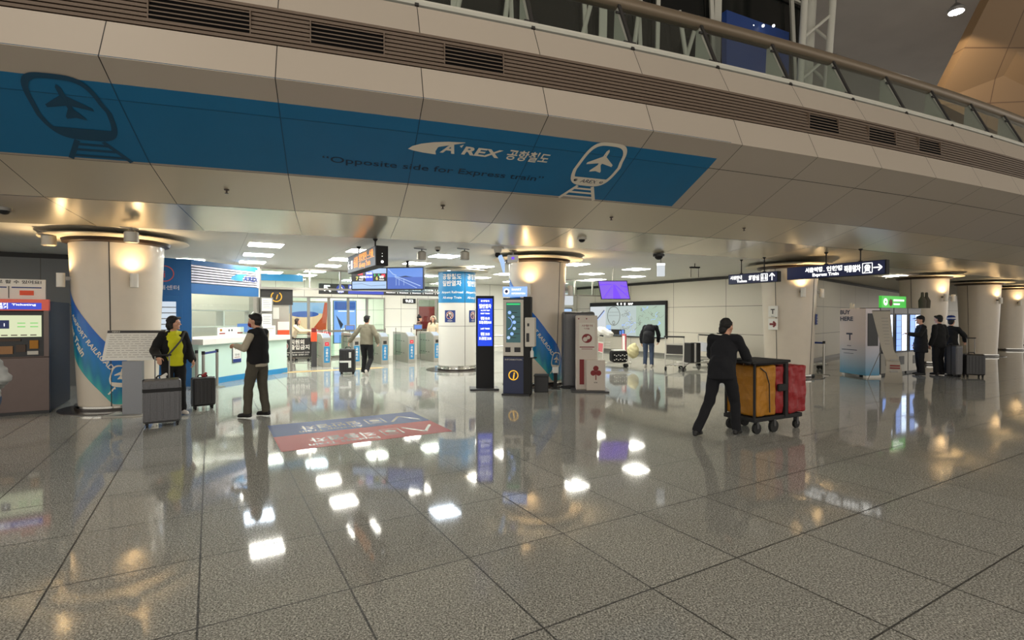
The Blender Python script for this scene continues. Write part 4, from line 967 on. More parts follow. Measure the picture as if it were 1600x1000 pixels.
# red bags
for (x, y, z, lab) in ((-7.18, 19.02, .80, 'red and white bag on the trolley beyond the barrier, on the left'), (-6.86, 19.08, .80, 'red and white bag on the trolley beyond the barrier, on the right')):
    t = thing('handbag', lab, 'bag', (x, y, z), R(5), 'red bags on the trolley beyond the barrier'); b = MB(); b.box(-.15, .15, -.1, .1, 0, .27); b.build('body', 'case_red', t, bevel=.05)
    b = MB(); b.tube([(-.07, -.1, .2), (-.06, -.11, .34), (.06, -.11, .34), (.07, -.1, .2)], .01, 8); b.build('handle', 'paper', t, True)
    b = MB(); b.box(-.012, .012, -.108, -.1, .02, .25); b.build('stripe', 'paper', t)
t = thing('baggage_cart', 'trolley carrying the red bags beyond the barrier', 'trolley', (-7.1, 19.05, 0), R(5))
b = MB(); b.box(-.36, .36, -.22, .22, .76, .80)
for x in (-.33, .33):
    for y in (-.2, .2): b.tube([(x, y, .1), (x, y, .76)], .015, 6)
b.build('frame', 'steel', t)
for x in (-.33, .33):
    for y in (-.2, .2): b = MB(); b.tube([(x, y-.015, .05), (x, y+.015, .05)], .05, 12); b.build('wheel', 'rubber', t)

# ---- cleaning cart
t = thing('cleaning_cart', 'large cleaning cart with yellow and red sacks on a black frame with wheels', 'cart', (3.72, 7.62, 0), R(27))
# local x runs from the cleaner's end (-x) to the far end, slightly towards the viewer on the right
b = MB(); b.box(-.55, .50, -.26, .26, .17, .23); b.build('deck', 'matte_black', t, bevel=.01)
b = MB(); b.tube([(-.52, -.24, .2), (-.52, -.24, 1.02)], .018, 8); b.tube([(-.52, .24, .2), (-.52, .24, 1.02)], .018, 8); b.box(.10, .16, -.27, -.23, .2, 1.0); b.box(.10, .16, .23, .27, .2, 1.0)
b.tube([(-.52, -.24, .98), (.14, -.25, .98)], .022, 8); b.tube([(-.52, .24, .98), (.14, .25, .98)], .022, 8); b.tube([(.13, -.25, .98), (.13, .25, .98)], .02, 8); b.build('frame', 'matte_black', t)
b = MB(); b.box(-.62, .18, -.30, .30, .985, 1.02); b.build('lid', 'matte_black', t, bevel=.012)
b = MB(); b.tube([(-.62, -.26, 1.0), (-.72, -.2, 1.03), (-.72, .2, 1.03), (-.62, .26, 1.0)], .02, 10); b.build('push_handle', 'matte_black', t, True)
def sack(x0, x1, y0, y1, z0, z1, m, nm):
    b = MB(); n = 10; vs = []
    b.box(x0, x1, y0, y1, z0, z1); o = b.build(nm, m, t, bevel=.03)
    s = o.modifiers.new('sub', 'SUBSURF'); s.subdivision_type = 'SIMPLE'; s.levels = s.render_levels = 4
    tx = bpy.data.textures.get('folds') or bpy.data.textures.new('folds', 'CLOUDS'); tx.noise_scale = .16
    d = o.modifiers.new('folds', 'DISPLACE'); d.texture = tx; d.strength = .05; d.mid_level = .5; d.texture_coords = 'GLOBAL'; return o
sack(-.50, -.10, -.27, .27, .24, .95, 'cart_yellow', 'yellow_sack'); sack(-.085, .10, -.25, .25, .24, .93, 'red', 'red_sack'); sack(.165, .56, -.28, .28, .24, .93, 'red', 'red_sack')
b = MB(); b.tube([(-.46, -.285, .93), (-.36, -.30, .86), (-.30, -.305, .7), (-.28, -.30, .3)], .008, 6); b.build('cord', 'black', t, True)
b = MB(); b.box(-.08, .1, -.30, -.262, .58, .68); b.build('tool_holder', 'matte_black', t, bevel=.01)
for x, y, r in ((-.45, -.22, .075), (-.45, .22, .075), (-.12, -.24, .085), (-.12, .24, .085), (.44, -.2, .06), (.44, .2, .06)):
    b = MB(); b.tube([(x, y-.02, r), (x, y+.02, r)], r, 18); b.build('wheel', 'rubber', t)
    b = MB(); b.box(x-.02, x+.02, y-.03, y+.03, r, .18); b.build('wheel_fork', 'dark_grey', t)

# ================================================================ SIGNS, SCREENS, MACHINES
# hanging sign helper: local x along the sign, front faces local -y
def hang_sign(label, far, L, z0, z1, th, m_face, poles, ztop, end_x=0, name='hanging_sign', rz=AS):
    t = thing(name, label, 'sign', (far[0], far[1], z0), rz)
    b = MB(); b.box(0, L, 0, th, 0, z1-z0); b.build('housing', 'matte_black', t, bevel=.006)
    b = MB(); b.box(.01, L-.03, -.006, .0, .01, z1-z0-.01); b.build('face', m_face, t)
    for x in poles:
        b = MB(); b.tube([(x, th/2, z1-z0), (x, th/2, ztop-z0)], .014, 8); b.lathe([(.05, z1-z0), (.05, z1-z0+.02), (.015, z1-z0+.03)], 14, c=(x, th/2, 0)); b.lathe([(.015, ztop-z0-.05), (.045, ztop-z0-.01), (.045, ztop-z0)], 14, c=(x, th/2, 0)); b.build('pole', 'matte_black', t)
    return t
t = hang_sign('hanging grey sign with orange lettering and left arrow, edge-on above the gates', (-3.55, 11.2), 2.2, 2.56, 2.92, .22, 'sign_slate', (.5, 1.75), 3.10)
f = front(-.009); b = MB()
put_text(b, '승강장', f, .55, .10, .17, w=.36, bold=.03); put_text(b, '일반열차 - 서울', f, .98, .205, .10, w=1.05, bold=.03); put_text(b, 'All-stop Train', f, .98, .05, .10, w=.85, bold=.03); line2(b, f, [(.95, .175), (2.1, .175)], .008)
b.build('lettering', 'text_orange', t)
b = MB(); arrow2(b, f, .14, .17, .2, pi, w=.14); ring2(b, lambda x, y: f(x, y), .38, .17, .085, .1, n=4, a0=pi/4, a1=2*pi+pi/4); ring2(b, f, .38, .2, .03, .05); b.box(.33, .43, -.010, -.009, .08, .14); b.build('pictogram', 'text_white', t)
b = MB(); b.lathe([(.001, 0), (.025, 0), (.025, .006)], 14); b.v = [(2.2+z, .11+x, .07+y) for x, y, z in b.v]; b.sph((2.2, .11, .17), .008, 8); b.sph((2.2, .11, .22), .006, 8); b.build('indicator', 'text_white', t)

t = hang_sign('large navy hanging sign with Express Train lettering and right arrow', (7.12, 13.4), 2.28, 2.58, 2.90, .14, 'sign_navy', (.95, 1.72), 3.20)
f = front(-.009); b = MB()
put_text(b, '서울역행', f, .48, .165, .09, w=.42, bold=.035); put_text(b, '_', f, .92, .17, .05, bold=.02); put_text(b, '인천행', f, 1.0, .165, .09, w=.36, bold=.035)
put_text(b, 'Express Train', f, .66, .05, .075, w=.62, bold=.035); put_text(b, '직통열차', f, 1.40, .11, .12, w=.36, bold=.035)
line2(b, f, [(1.80, .05), (2.0, .05), (2.0, .27), (1.80, .27), (1.80, .045)], .014)
ring2(b, f, 1.9, .18, .0, .06); b.box(1.85, 1.95, -.0105, -.009, .09, .17); line2(b, f, [(1.86, .085), (1.83, .06)], .012); line2(b, f, [(1.94, .085), (1.97, .06)], .012)
arrow2(b, f, 2.11, .16, .17, 0, w=.15); b.build('lettering', 'text_white', t)
b = MB(); disc2(b, front(-.0112), 1.88, .195, .012); disc2(b, front(-.0112), 1.92, .195, .012); b.build('pictogram', 'sign_navy', t)
t = hang_sign('smaller navy hanging sign with up arrow, left of the large one', (5.69, 13.6), 1.62, 2.475, 2.775, .14, 'sign_navy', (.4, 1.15), 3.21); t.scale = (.85, .85, .85)
f = front(-.009); b = MB(); put_text(b, '시설안내', f, .07, .15, .085, w=.40, bold=.035); put_text(b, 'Toilets', f, .30, .045, .07, w=.34, bold=.03); put_text(b, '화장실', f, .70, .09, .12, w=.34, bold=.035)
line2(b, f, [(1.10, .05), (1.30, .05), (1.30, .25), (1.10, .25), (1.10, .045)], .014)
for q in (1.155, 1.245): disc2(b, f, q, .205, .022); b.box(q-.025, q+.025, -.0105, -.009, .08, .17)
arrow2(b, f, 1.44, .15, .2, pi/2, w=.14); b.build('lettering', 'text_white', t)

# pair of train screens
t = thing('departure_screen', 'hanging pair of wide screens with train times and a sea bridge picture', 'screen', (-4.26, 13.72, 2.33), R(-8))
b = MB(); b.box(0, 1.98, 0, .12, 0, .60); b.build('housing', 'black', t, bevel=.01)
b = MB(); b.box(.4, .46, .04, .08, .6, .765); b.box(1.5, 1.56, .04, .08, .6, .765); b.build('bracket', 'matte_black', t)
f = front(-.003); b = MB(); b.box(.02, .98, -.002, 0, .02, .58); b.build('left_screen', 'black', t)
g = front(-.004); b = MB(); rect2(b, g, .03, .97, .04, .23, 0); rect2(b, g, .45, .97, .44, .57, 0); rect2(b, g, .40, .60, .24, .50, 1); rect2(b, g, .18, .32, .40, .46, 2); rect2(b, g, .84, .94, .34, .42, 2)
h_ = front(-.006); put_text(b, '7', h_, .13, .27, .09, bold=.04, mi=5); put_text(b, '6', h_, .68, .27, .09, bold=.04, mi=5); put_text(b, '서울역', h_, .22, .32, .05, bold=.03, mi=3); put_text(b, 'Seoul', h_, .22, .26, .035, bold=.02, mi=3); put_text(b, '인천', h_, .78, .32, .05, bold=.03, mi=3); put_text(b, 'Incheon', h_, .78, .26, .03, bold=.02, mi=3)
put_text(b, '21:52', h_, .42, .42, .05, w=.16, bold=.03, mi=3); put_text(b, '22:10', h_, .42, .33, .04, w=.16, bold=.02, mi=3); put_text(b, '2', h_, .63, .37, .06, bold=.04, mi=4); put_text(b, '4', h_, .74, .37, .06, bold=.04, mi=4)
line2(b, h_, [(.05, .16), (.3, .17), (.55, .11), (.95, .13)], .008, 6)
b.build('timetable', ['screen_pale', 'screen_blue', 'screen_red', 'text_white', 'screen_green', 'screen_yellow', 'dark_grey'], t)
b = MB(); rect2(b, front(-.002), 1.0, 1.96, .03, .57, 0); rect2(b, front(-.003), 1.0, 1.96, .03, .335, 1)
hh = front(-.004); poly2(b, hh, [(1.3, .335), (1.42, .36), (1.5, .37), (1.6, .35), (1.7, .335)], 2); line2(b, hh, [(1.2, .36), (1.45, .28), (1.9, .1)], .02, 3); line2(b, hh, [(1.2, .34), (1.4, .24), (1.8, .05)], .014, 3)
for q in (1.24, 1.32, 1.45): line2(b, hh, [(q, .3), (q, .12)], .01, 3)
line2(b, hh, [(1.02, .55), (1.15, .42), (1.25, .38)], .02, 3)
b.build('right_screen', ['screen_sky', 'screen_sea', 'navy', 'screen_pale'], t)

# long header sign over the gates
o0 = (-6.67, 17.9)
t = thing('header_sign', 'long dark route sign with arrow, round blue badge and blue strip behind the screens', 'sign', (o0[0], o0[1], 2.42), A1)
b = MB(); b.box(0, 4.9, 0, .12, 0, .36); b.build('board', 'dark', t, bevel=.005)
f = front(-.004); b = MB(); line2(b, f, [(.16, .28), (.36, .28)], .05); line2(b, f, [(.18, .28), (.18, .1)], .05); line2(b, f, [(.2, .26), (.38, .08)], .05)
for i, s in enumerate(('서울역', '공덕', '홍대입구', '디지털', '김포')): put_text(b, s, f, 2.35+i*.5, .18, .06, w=.34, bold=.02); put_text(b, 'Station', f, 2.35+i*.5, .08, .04, w=.34); line2(b, f, [(2.78+i*.5, .06), (2.78+i*.5, .26)], .012)
b.build('lettering', 'text_white', t)
b = MB(); disc2(b, f, .72, .18, .15, 0, 28); rect2(b, f, .98, 2.25, .02, .34, 0); g = front(-.006); ring2(b, g, .72, .2, .04, .06, 1); put_text(b, '일반열차', g, .62, .06, .05, w=.2, mi=1); put_text(b, '공항철도 일반열차 타는 곳 All-stop Train', g, 1.02, .22, .07, w=1.18, mi=1)
b.build('badge', ['badge', 'text_white'], t)

# glass transom above the counter line and the gates
t = thing('glass_transom', 'steel framed glass transom hanging from the ceiling over the gate line', 'partition', (-7.3, 15.0, 2.46), A1)
b = MB()
for x in (0, 1.35, 2.25, 3.4, 4.55, 5.6): b.box(x-.025, x+.025, -.03, .03, 0, .62)
b.build('post', 'steel', t); b = MB(); b.box(0, 5.6, -.03, .03, -.02, .04); b.build('lower_rail', 'steel', t); b = MB(); b.box(0, 5.6, -.03, .03, .56, .62); b.build('upper_rail', 'steel', t)
b = MB(); b.box(0.03, 5.57, -.006, .006, .04, .56); b.build('pane', 'glass', t)
b = MB(); b.box(.02, 1.15, -.04, -.031, .22, .42); b.build('blue_strip', 'sky_blue', t)
t = thing('glass_transom', 'steel framed glass transom beyond the middle column, left of the purple screen', 'partition', (1.7, 20.0, 2.46), A1)
b = MB(); 
for x in (0, .9, 1.8, 2.7): b.box(x-.025, x+.025, -.03, .03, 0, .62)
b.box(0, 2.7, -.03, .03, -.02, .03); b.box(0, 2.7, -.03, .03, .58, .62); b.build('frame', 'steel', t); b = MB(); b.box(.03, 2.67, -.006, .006, .04, .56); b.build('pane', 'glass', t)

# information post with the big i
t = thing('info_sign', 'dark hanging board with amber i in a broken ring, at the end of the counter', 'sign', (-7.36, 15.08, 1.98), A1)
b = MB(); b.box(0.02, .90, 0, .10, 0, .46); b.build('board', 'dark', t)
b = MB(); f = front(-.004); ring2(b, f, .45, .24, .125, .155, a0=R(125), a1=R(415)); put_text(b, 'i', f, .45, .17, .15, align='c', bold=.02, shear=.25); b.build('lettering', 'lit_amber', t)
b = MB(); b.box(.04, .10, .02, .08, -1.98, 0); b.box(.82, .88, .02, .08, -1.98, 0); b.build('post', 'grey_metal', t)
b = MB(); b.box(.12, .80, .04, .06, -1.05, 0); b.build('back_panel', 'gate_steel', t)
for (x0, x1, z0, z1, m, lab) in ((.14, .52, -.42, -.08, 'paper', 'white notice pinned under the amber i board, upper'), (.48, .80, -1.0, -.5, 'orange', 'orange and white poster under the amber i board')):
    b = MB(); b.box(x0, x1, -.005, .035, z0, z1); oo = b.build('notice', m, t)
    if m == 'orange': b = MB(); b.box(x0, x1, -.008, -.0055, (z0+z1)/2, z1); b.build('notice', 'paper', t)

# ---- fare gates
def gate(loc, label, lamp, post=True):
    t = thing('fare_gate', label, 'gate', (loc[0], loc[1], 0), A1, 'fare gate cabinets')
    w = .26; L = 1.75
    b = MB(); b.prism([(0, .0), (0, .93), (.32, 1.06), (L, 1.06), (L, 0)], lambda y, z, d: (-w/2+d, y, z), w); b.build('cabinet', 'gate_steel', t, bevel=.008)
    b = MB(); b.box(-w/2+.02, w/2-.02, .02, .30, 0, .01); o = b; b.v = [(x, y, z+.94+.13*(y/.32)) for x, y, z in b.v]; b.build('card_reader', 'screen_white', t)
    b = MB(); b.box(-.09, .09, -.006, 0, .14, .66); b.build('blue_sticker', 'sky_blue', t)
    f = front(-.010); b = MB()
    for k, c in enumerate('교통카드'): put_text(b, c, f, 0, .52-.105*k, .07, align='c', bold=.03)
    b.build('lettering', 'white', t)
    b = MB(); b.box(-.06, .06, -.010, 0, .69, .80); b.build('lamp', lamp, t, bevel=.01)
    if lamp == 'screen_red': b = MB(); line2(b, front(-.012), [(-.03, .745), (.03, .745)], .02); b.build('lamp_symbol', 'white', t)
    for z in (.32, .74):
        for k in range(4): b = MB(); b.box(-w/2-.003, w/2+.003, .42+k*.26, .56+k*.26, z, z+.022); b.build('sensor_slot', 'black', t)
    b = MB(); b.box(w/2, w/2+.26, .8, .815, .25, 1.0); b.build('flap', 'glass_green', t)
    b = MB(); b.box(-w/2-.26, -w/2, .8, .815, .25, 1.0); b.build('flap', 'glass_green', t)
    if post: b = MB(); b.tube([(w/2+.03, .5, .0), (w/2+.03, .5, 1.22)], .014, 8); b.build('post', 'grey_metal', t, True); b = MB(); b.tube([(-w/2-.03, 1.3, .0), (-w/2-.03, 1.3, 1.22)], .014, 8); b.build('post', 'grey_metal', t, True)
    return t
glab = ['fare gate cabinet with red lamp at the left end of the row, beside the barrier', 'fare gate cabinet mostly hidden behind the walking man and his suitcase', 'fare gate cabinet with dark lamp just right of the walking man',
        'fare gate cabinet with red lamp, second to the left of the blue-topped column', 'fare gate cabinet partly hidden by the left side of the blue-topped column', 'fare gate cabinet seen right of the blue-topped column']
g0 = (-5.98, 16.7)
for k in range(6):
    if k == 5: continue
    gate(g2(g0, k*.95), glab[k], 'screen_red' if k in (0, 3) else 'dark')
for k, s in ((1, 0), (3.62, 1)):
    p = g2(g0, k*.95, 1.0); t = thing('gate_display', ['small blue display standing on the gates behind the walking man', 'small blue display standing on the gates left of the blue-topped column'][s], 'screen', (p[0], p[1], 1.06), A1)
    b = MB(); b.tube([(0, 0, 0), (0, 0, .1)], .015, 8); b.build('stand', 'grey_metal', t); b = MB(); b.box(-.17, .17, -.02, .02, .08, .28); b.build('housing', 'grey_metal', t, bevel=.008); b = MB(); b.box(-.14, .14, -.024, -.021, .11, .25); b.build('screen', 'screen_sky', t)
# barrier sign
p = g2((-7.55, 16.45), 0)
t = thing('staff_barrier', 'low dark barrier with red no entry ring and white Korean lettering, left of gates', 'barrier', (p[0], p[1], 0), R(20))
b = MB(); b.box(0, 1.12, 0, .04, .32, .94); b.build('board', 'dark', t, bevel=.005)
b = MB(); b.tube([(0, .02, .05), (0, .02, 1.0), (1.12, .02, 1.0), (1.12, .02, .05)], .02, 8)
for x in (.3, .56, .84): b.tube([(x, .02, .12), (x, .02, .32)], .012, 6)
b.tube([(0, .02, .12), (1.12, .02, .12)], .014, 6); b.build('frame', 'steel', t, True)
for x in (.02, 1.1): b = MB(); b.tube([(x, 0, .04), (x, .04, .04)], .04, 12); b.build('wheel', 'rubber', t)
f = front(-.004); b = MB(); disc2(b, f, .23, .68, .165, 0, 28); ring2(b, front(-.006), .23, .68, .115, .155, 1); b.box(.15, .31, -.008, -.004, .66, .70, 1); b.build('no_entry_symbol', ['paper', 'red'], t)
b = MB(); put_text(b, '직원외', f, .45, .75, .12, w=.42, bold=.03); put_text(b, '출입금지', f, .45, .58, .12, w=.58, bold=.03); put_text(b, 'Authorized personnel only', f, .08, .46, .04, w=.96, bold=.01); put_text(b, '관계자외 출입을 금합니다', f, .1, .38, .04, w=.9, bold=.01); b.build('lettering', 'white', t)
# orange box on a post
t = thing('emergency_box', 'orange box on a dark post between the barrier and the first gate', 'box', (-6.42, 16.75, 0), A1)
b = MB(); b.box(-.09, .09, -.06, .06, .82, 1.12); b.build('box', 'orange', t, bevel=.01); b = MB(); b.box(-.07, .07, -.05, .05, 1.12, 1.26); b.build('lid', 'dark_red', t, bevel=.01); b = MB(); b.box(-.08, .08, -.05, .05, 0, .82); b.build('post', 'dark_grey', t)
# clock
p = BW(8.85, -.03); t = thing('clock', 'small black digital clock on the white wall above the walking man', 'clock', (p[0], p[1], 2.18), A1)
b = MB(); b.box(-.28, .28, -.06, 0, 0, .20); b.build('case', 'black', t, bevel=.005); b = MB(); put_text(b, '9:52', front(-.063), 0, .05, .11, w=.34, align='c', bold=.03); b.build('digits', 'text_white', t)
# glass doors and posters in the back wall
def opening(t1, t0, n, name, bb=.05):
    L = t1-t0
    for k in range(n):
        p = BW(t1-L*k/n, bb); q = L/n
        d = struct(bpy.data.objects.new(name, None)); COL.objects.link(d); d.location = (p[0], p[1], 0); d.rotation_euler = (0, 0, A1)
        b = MB()
        b.box(0, .05, -.03, .03, 0, 2.4); b.box(q-.05, q, -.03, .03, 0, 2.4); b.box(0, q, -.03, .03, 2.34, 2.4); b.box(0, q, -.03, .03, 0, .1); b.box(.05, q-.05, -.02, .02, 1.02, 1.10); b.build('door_frame', 'steel', d)
        b = MB(); b.box(.05, q-.05, -.005, .005, .1, 2.34); b.build('pane', 'glass_green', d)
opening(13.6, 9.9, 5, 'door_1'); opening(8.5, 6.0, 3, 'door_2')
b = MB(); q0 = BW(13.6, -.08); 
t = struct(bpy.data.objects.new('trim_5', None)); COL.objects.link(t); t.location = (q0[0], q0[1], 2.36); t.rotation_euler = (0, 0, A1)
b.box(0, 7.6, -.05, .05, 0, .26); mat('door_header', (190, 172, 132), .35, .5); b.build('header', 'door_header', t)
for (s, wd, m, lab, z0, z1) in ((13.5, 1.7, 'lit_poster_orange', 'lit poster with blue sky and orange shapes seen through the left glass doors', .9, 2.25), (11.7, .95, 'lit_poster_blue', 'lit pale blue poster seen through the glass doors, right of the orange one', .5, 2.3), (8.3, 1.1, 'dark_red', 'muted red poster panel beyond the gates, right of the white wall', .9, 2.1)):
    p = BW(s, 1.0 if wd < 1 else 1.3); p = BW(s, -1.2); t = thing('poster', lab, 'poster', (p[0], p[1], 0), A1)
    b = MB(); b.box(0, wd, 0, .12, z0, z1); b.build('frame', 'grey_metal', t)
    b = MB(); b.box(.03, wd-.03, -.006, 0, z0+.03, z1-.03); b.build('print', m, t)
    f = front(-.01)
    if m == 'lit_poster_orange':
        b = MB(); rect2(b, f, .05, wd-.05, 1.75, 2.2, 0); disc2(b, front(-.013), wd*.4, 1.72, wd*.32, 1, 24, .12); poly2(b, front(-.012), [(.9, 1.0), (1.5, 1.0), (1.6, 2.2), (1.45, 2.2), (1.35, 1.6)], 2); b.build('picture', ['screen_pale', 'screen_sea', 'orange'], t)
    if m == 'lit_poster_blue':
        b = MB(); rect2(b, f, .05, wd-.05, 1.9, 2.25, 0); line2(b, front(-.013), [(.2, 1.85), (.85, 1.85)], .03, 1); poly2(b, front(-.012), [(.1, 1.7), (.4, 1.3), (.3, 1.1)], 2); poly2(b, front(-.012), [(.3, 1.1), (.8, 1.25), (.55, .8)], 1); b.build('picture', ['screen_sea', 'text_white', 'navy'], t)
# blue handrail right of the blue-topped column
t = thing('handrail', 'bent steel and blue handrail right of the blue-topped column', 'railing', (-1.05, 19.2, 0), A1)
b = MB(); b.tube([(0, 0, 0), (0, 0, 1.15), (.08, .0, 1.22), (.3, 0, 1.22), (.38, 0, 1.15), (.38, 0, 0)], .03, 8); b.build('rail', 'steel', t, True); b = MB(); b.tube([(.12, -.06, .25), (.12, -.06, 1.15)], .035, 8); b.build('blue_bar', 'deep_blue', t, True)
b = MB(); b.tube([(.38, 0, .9), (1.2, 0, .9)], .02, 8); b.tube([(.38, 0, .5), (1.2, 0, .5)], .02, 8); b.tube([(1.2, 0, 0), (1.2, 0, 1.0)], .02, 8); b.build('side_rail', 'steel', t, True)

for i, (x, y) in enumerate([BW(12.6, -3.2), BW(10.8, -3.2), BW(7.4, -3.2)][1:2]):  # added panel to brighten the space behind the doors
    ceil_light(x, y, 'added fill panel far beyond the glass doors, %s from the left' % ['first', 'second', 'third'][i], s=1.2)
# ---- information centre: blue shell following a gentle curve, counter, window
def curve(P, n=24):
    """smooth polyline through plan points"""
    out = []
    for i in range(len(P)-1):
        p0 = V(P[max(i-1, 0)]); p1 = V(P[i]); p2 = V(P[i+1]); p3 = V(P[min(i+2, len(P)-1)])
        for k in range(n if i < len(P)-2 else n+1):
            t = k/n; out.append(.5*((2*p1)+(p2-p0)*t+(2*p0-5*p1+4*p2-p3)*t*t+(3*p1-p0-3*p2+p3)*t**3))
    return out
def offs(C, d):
    r = []
    for i, p in enumerate(C):
        t = (C[min(i+1, len(C)-1)]-C[max(i-1, 0)]).normalized(); r.append(p+V((t.y, -t.x))*d)
    return r
def extr(name, C, d0, d1, z0, z1, m, parent, org, smooth=False):
    A = offs(C, d0); B = offs(C, d1); b = MB(); n = len(C)
    for p, q in zip(A, B):
        for x, y in (p, q):
            for z in (z0, z1): b.v.append((x-org[0], y-org[1], z-org[2]))
    for i in range(n-1):
        o = i*4
        for (a, c) in ((0, 1), (1, 3), (3, 2), (2, 0)): b.f.append((o+a, o+c, o+4+c, o+4+a)); b.m.append(0)
    b.f += [(0, 2, 3, 1), (n*4-4, n*4-3, n*4-1, n*4-2)]; b.m += [0, 0]
    return b.build(name, m, parent, smooth)
CV = curve([(-7.50, 12.1), (-7.32, 13.15), (-7.05, 14.15), (-6.75, 15.15)], 10)
FV = curve([(-7.52, 12.1), (-7.32, 13.15), (-7.02, 14.3)], 12)
org = (-7.5, 12.1, 0)
ic = thing('information_booth', 'blue information booth with window and slatted sign panel, behind the woman in yellow', 'booth', org)
P0 = V((-7.5, 12.1)); Q0 = V((-7.5-E1[0]*1.9, 12.1-E1[1]*1.9)); BC = [Q0, P0]
extr('front_wall', BC, 0, -.12, 0, 2.98, 'blue', ic, org)
extr('fascia_upper', FV, 0, -.12, 2.86, 2.98, 'blue', ic, org); extr('fascia_lower', FV, 0.02, -.12, 2.18, 2.42, 'blue', ic, org, True)
extr('sign_backing', FV, -.05, -.10, 2.42, 2.86, 'case_dark', ic, org)
mat('slat_lilac', (196, 194, 206), .3, .4)
for k in range(7): extr('slat', FV, .03, -.04, 2.435+k*.062, 2.475+k*.062, 'slat_lilac', ic, org)
b = MB(); b.box(-.07+.52, .0+.52, 2.13, 2.2, 2.42, 2.90); b.build('end_post', 'white', ic)
# name on the slats: drawn along the curve
def fc(C, d, s0, z0):
    L = [0]
    for p, q in zip(C, C[1:]): L.append(L[-1]+(q-p).length)
    O = offs(C, d)
    def fn(x, z):
        s = max(0, min(L[-1], s0+x)); i = 0
        while i < len(L)-2 and s > L[i+1]: i += 1
        t = (s-L[i])/(L[i+1]-L[i]); p = O[i]*(1-t)+O[i+1]*t; return (p.x-org[0], p.y-org[1], z0+z)
    return fn
f = fc(FV, .036, 1.25, 2.60); b = MB()
T_ = [(0, .0), (.06, .07), (.2, .13), (.38, .16), (.6, .175)]; B_ = [(.6, .165), (.48, .12), (.42, .05), (.42, -.03), (.2, -.03), (.05, -.015)]
pp = T_+B_; b.add([f(*p) for p in pp]+[f(.3, .04)], [(i, (i+1) % len(pp), len(pp)) for i in range(len(pp))]); b.build('emblem', 'sky_blue', ic)
b = MB(); put_text(b, "A'REX", f, .44, -.02, .13, w=.52, bold=.03, shear=.2); b.build('lettering', 'deep_blue', ic)
# window frame in the booth and things inside
extr('window_sill', CV[:21], .02, -.10, 1.10, 1.16, 'white', ic, org)
extr('window_pane', CV[1:21], -.04, -.05, 1.16, 2.18, 'glass', ic, org)
b = MB(); b.box(-3.6, -.1, 2.9, 3.0, 0, 3.0); b.build('back_wall', 'offwhite', ic)
ceil_light(-8.25, 13.3, 'added fill panel inside the information booth, behind its slatted sign')  # panels added to light the otherwise dark booth interior
ceil_light(-9.3, 14.2, 'added fill panel deep inside the information booth')
# red ring with i and caption on the blue wall, door with window
dF = (P0-Q0).normalized(); nF = V((dF.y, -dF.x))
def fw(x, z, l=.006): p = P0-dF*(x)+nF*l; return (p.x-org[0], p.y-org[1], z)
mat('sign_coral', (205, 84, 74), .45)
b = MB(); ring2(b, fw, .52, 2.62, .165, .185); put_text(b, 'i', lambda x, z: fw(-x, z), -.52, 2.53, .17, align='c', bold=.0); b.build('info_ring', 'sign_coral', ic)
b = MB(); put_text(b, '고객안내센터', lambda x, z: fw(-x, z), -.24, 2.26, .085, w=.80, align='r', bold=.01); b.build('lettering', 'slat_lilac', ic)
dr = thing('booth_door', 'blue door with glazed window in the booth wall behind the woman in yellow', 'door', (P0.x, P0.y, 0), A1)
b = MB(); b.box(-1.15, -.18, -.03, -.005, .02, 2.12); b.build('leaf', 'blue', dr, bevel=.006); b = MB(); b.box(-1.02, -.30, -.036, -.031, .95, 1.98); b.build('window', 'screen_white', dr)
b = MB()
for k in range(7): b.box(-1.02, -.30, -.040, -.037, 1.06+k*.13, 1.08+k*.13)
b.box(-.62, -.60, -.041, -.037, .95, 1.98); b.build('blind', 'grey_metal', dr); b = MB(); b.tube([(-.24, -.03, 1.0), (-.24, -.08, 1.0), (-.34, -.08, 1.0)], .012, 8); b.build('handle', 'steel', dr)

ct = thing('counter', 'curved pale mint service counter with white top and blue plinth', 'counter', org)
extr('panel', CV, .18, -.45, .14, .98, 'mint', ct, org, True); extr('plinth', CV, .20, -.45, 0, .14, 'sky_blue', ct, org, True); extr('worktop', CV, .30, -.55, .97, 1.10, 'white', ct, org, True)
nt_ = fc(CV, .186, 1.18, 0)
def counter_thing(name, label, cat, s, z, d): 
    p = fc(CV, d, s, 0)(0, 0); q = fc(CV, d, s+.1, 0)(0, 0)
    return thing(name, label, cat, (p[0]+org[0], p[1]+org[1], z), atan2(q[1]-p[1], q[0]-p[0]))
t = counter_thing('notice', 'small white and blue notice fixed to the front of the mint counter', 'sign', 1.12, .45, .186)
b = MB(); b.box(0, .30, -.012, 0, 0, .46); b.build('plate', 'dark_grey', t); b = MB(); b.box(.012, .288, -.016, -.012, .012, .448); b.build('paper', 'paper', t)
b = MB(); rect2(b, front(-.018), .012, .288, .012, .10, 1); ring2(b, front(-.018), .15, .33, .05, .065, 0, 0, pi); put_text(b, '안내', front(-.018), .08, .18, .05, w=.14, mi=0); line2(b, front(-.018), [(.06, .14), (.24, .14)], .012, 2); b.build('print', ['dark_grey', 'deep_blue', 'red'], t)
t = counter_thing('paper_sheet_stand', 'long low white leaflet board lying along the counter window', 'board', .85, 1.16, -.02)
b = MB(); b.box(0, .95, -.01, .01, 0, .20); b.build('board', 'paper', t); b = MB(); rect2(b, front(-.012), .06, .26, .03, .06, 0); rect2(b, front(-.012), .7, .9, .03, .06, 0); rect2(b, front(-.012), .08, .16, .1, .16, 1); disc2(b, front(-.012), .4, .12, .03, 2); disc2(b, front(-.012), .5, .12, .03, 2); b.build('print', ['red', 'cart_yellow', 'dark_grey'], t)
t = thing('shelf', 'white open shelf unit standing inside the information booth window', 'shelf', (-8.2, 13.2, 0), R(60))
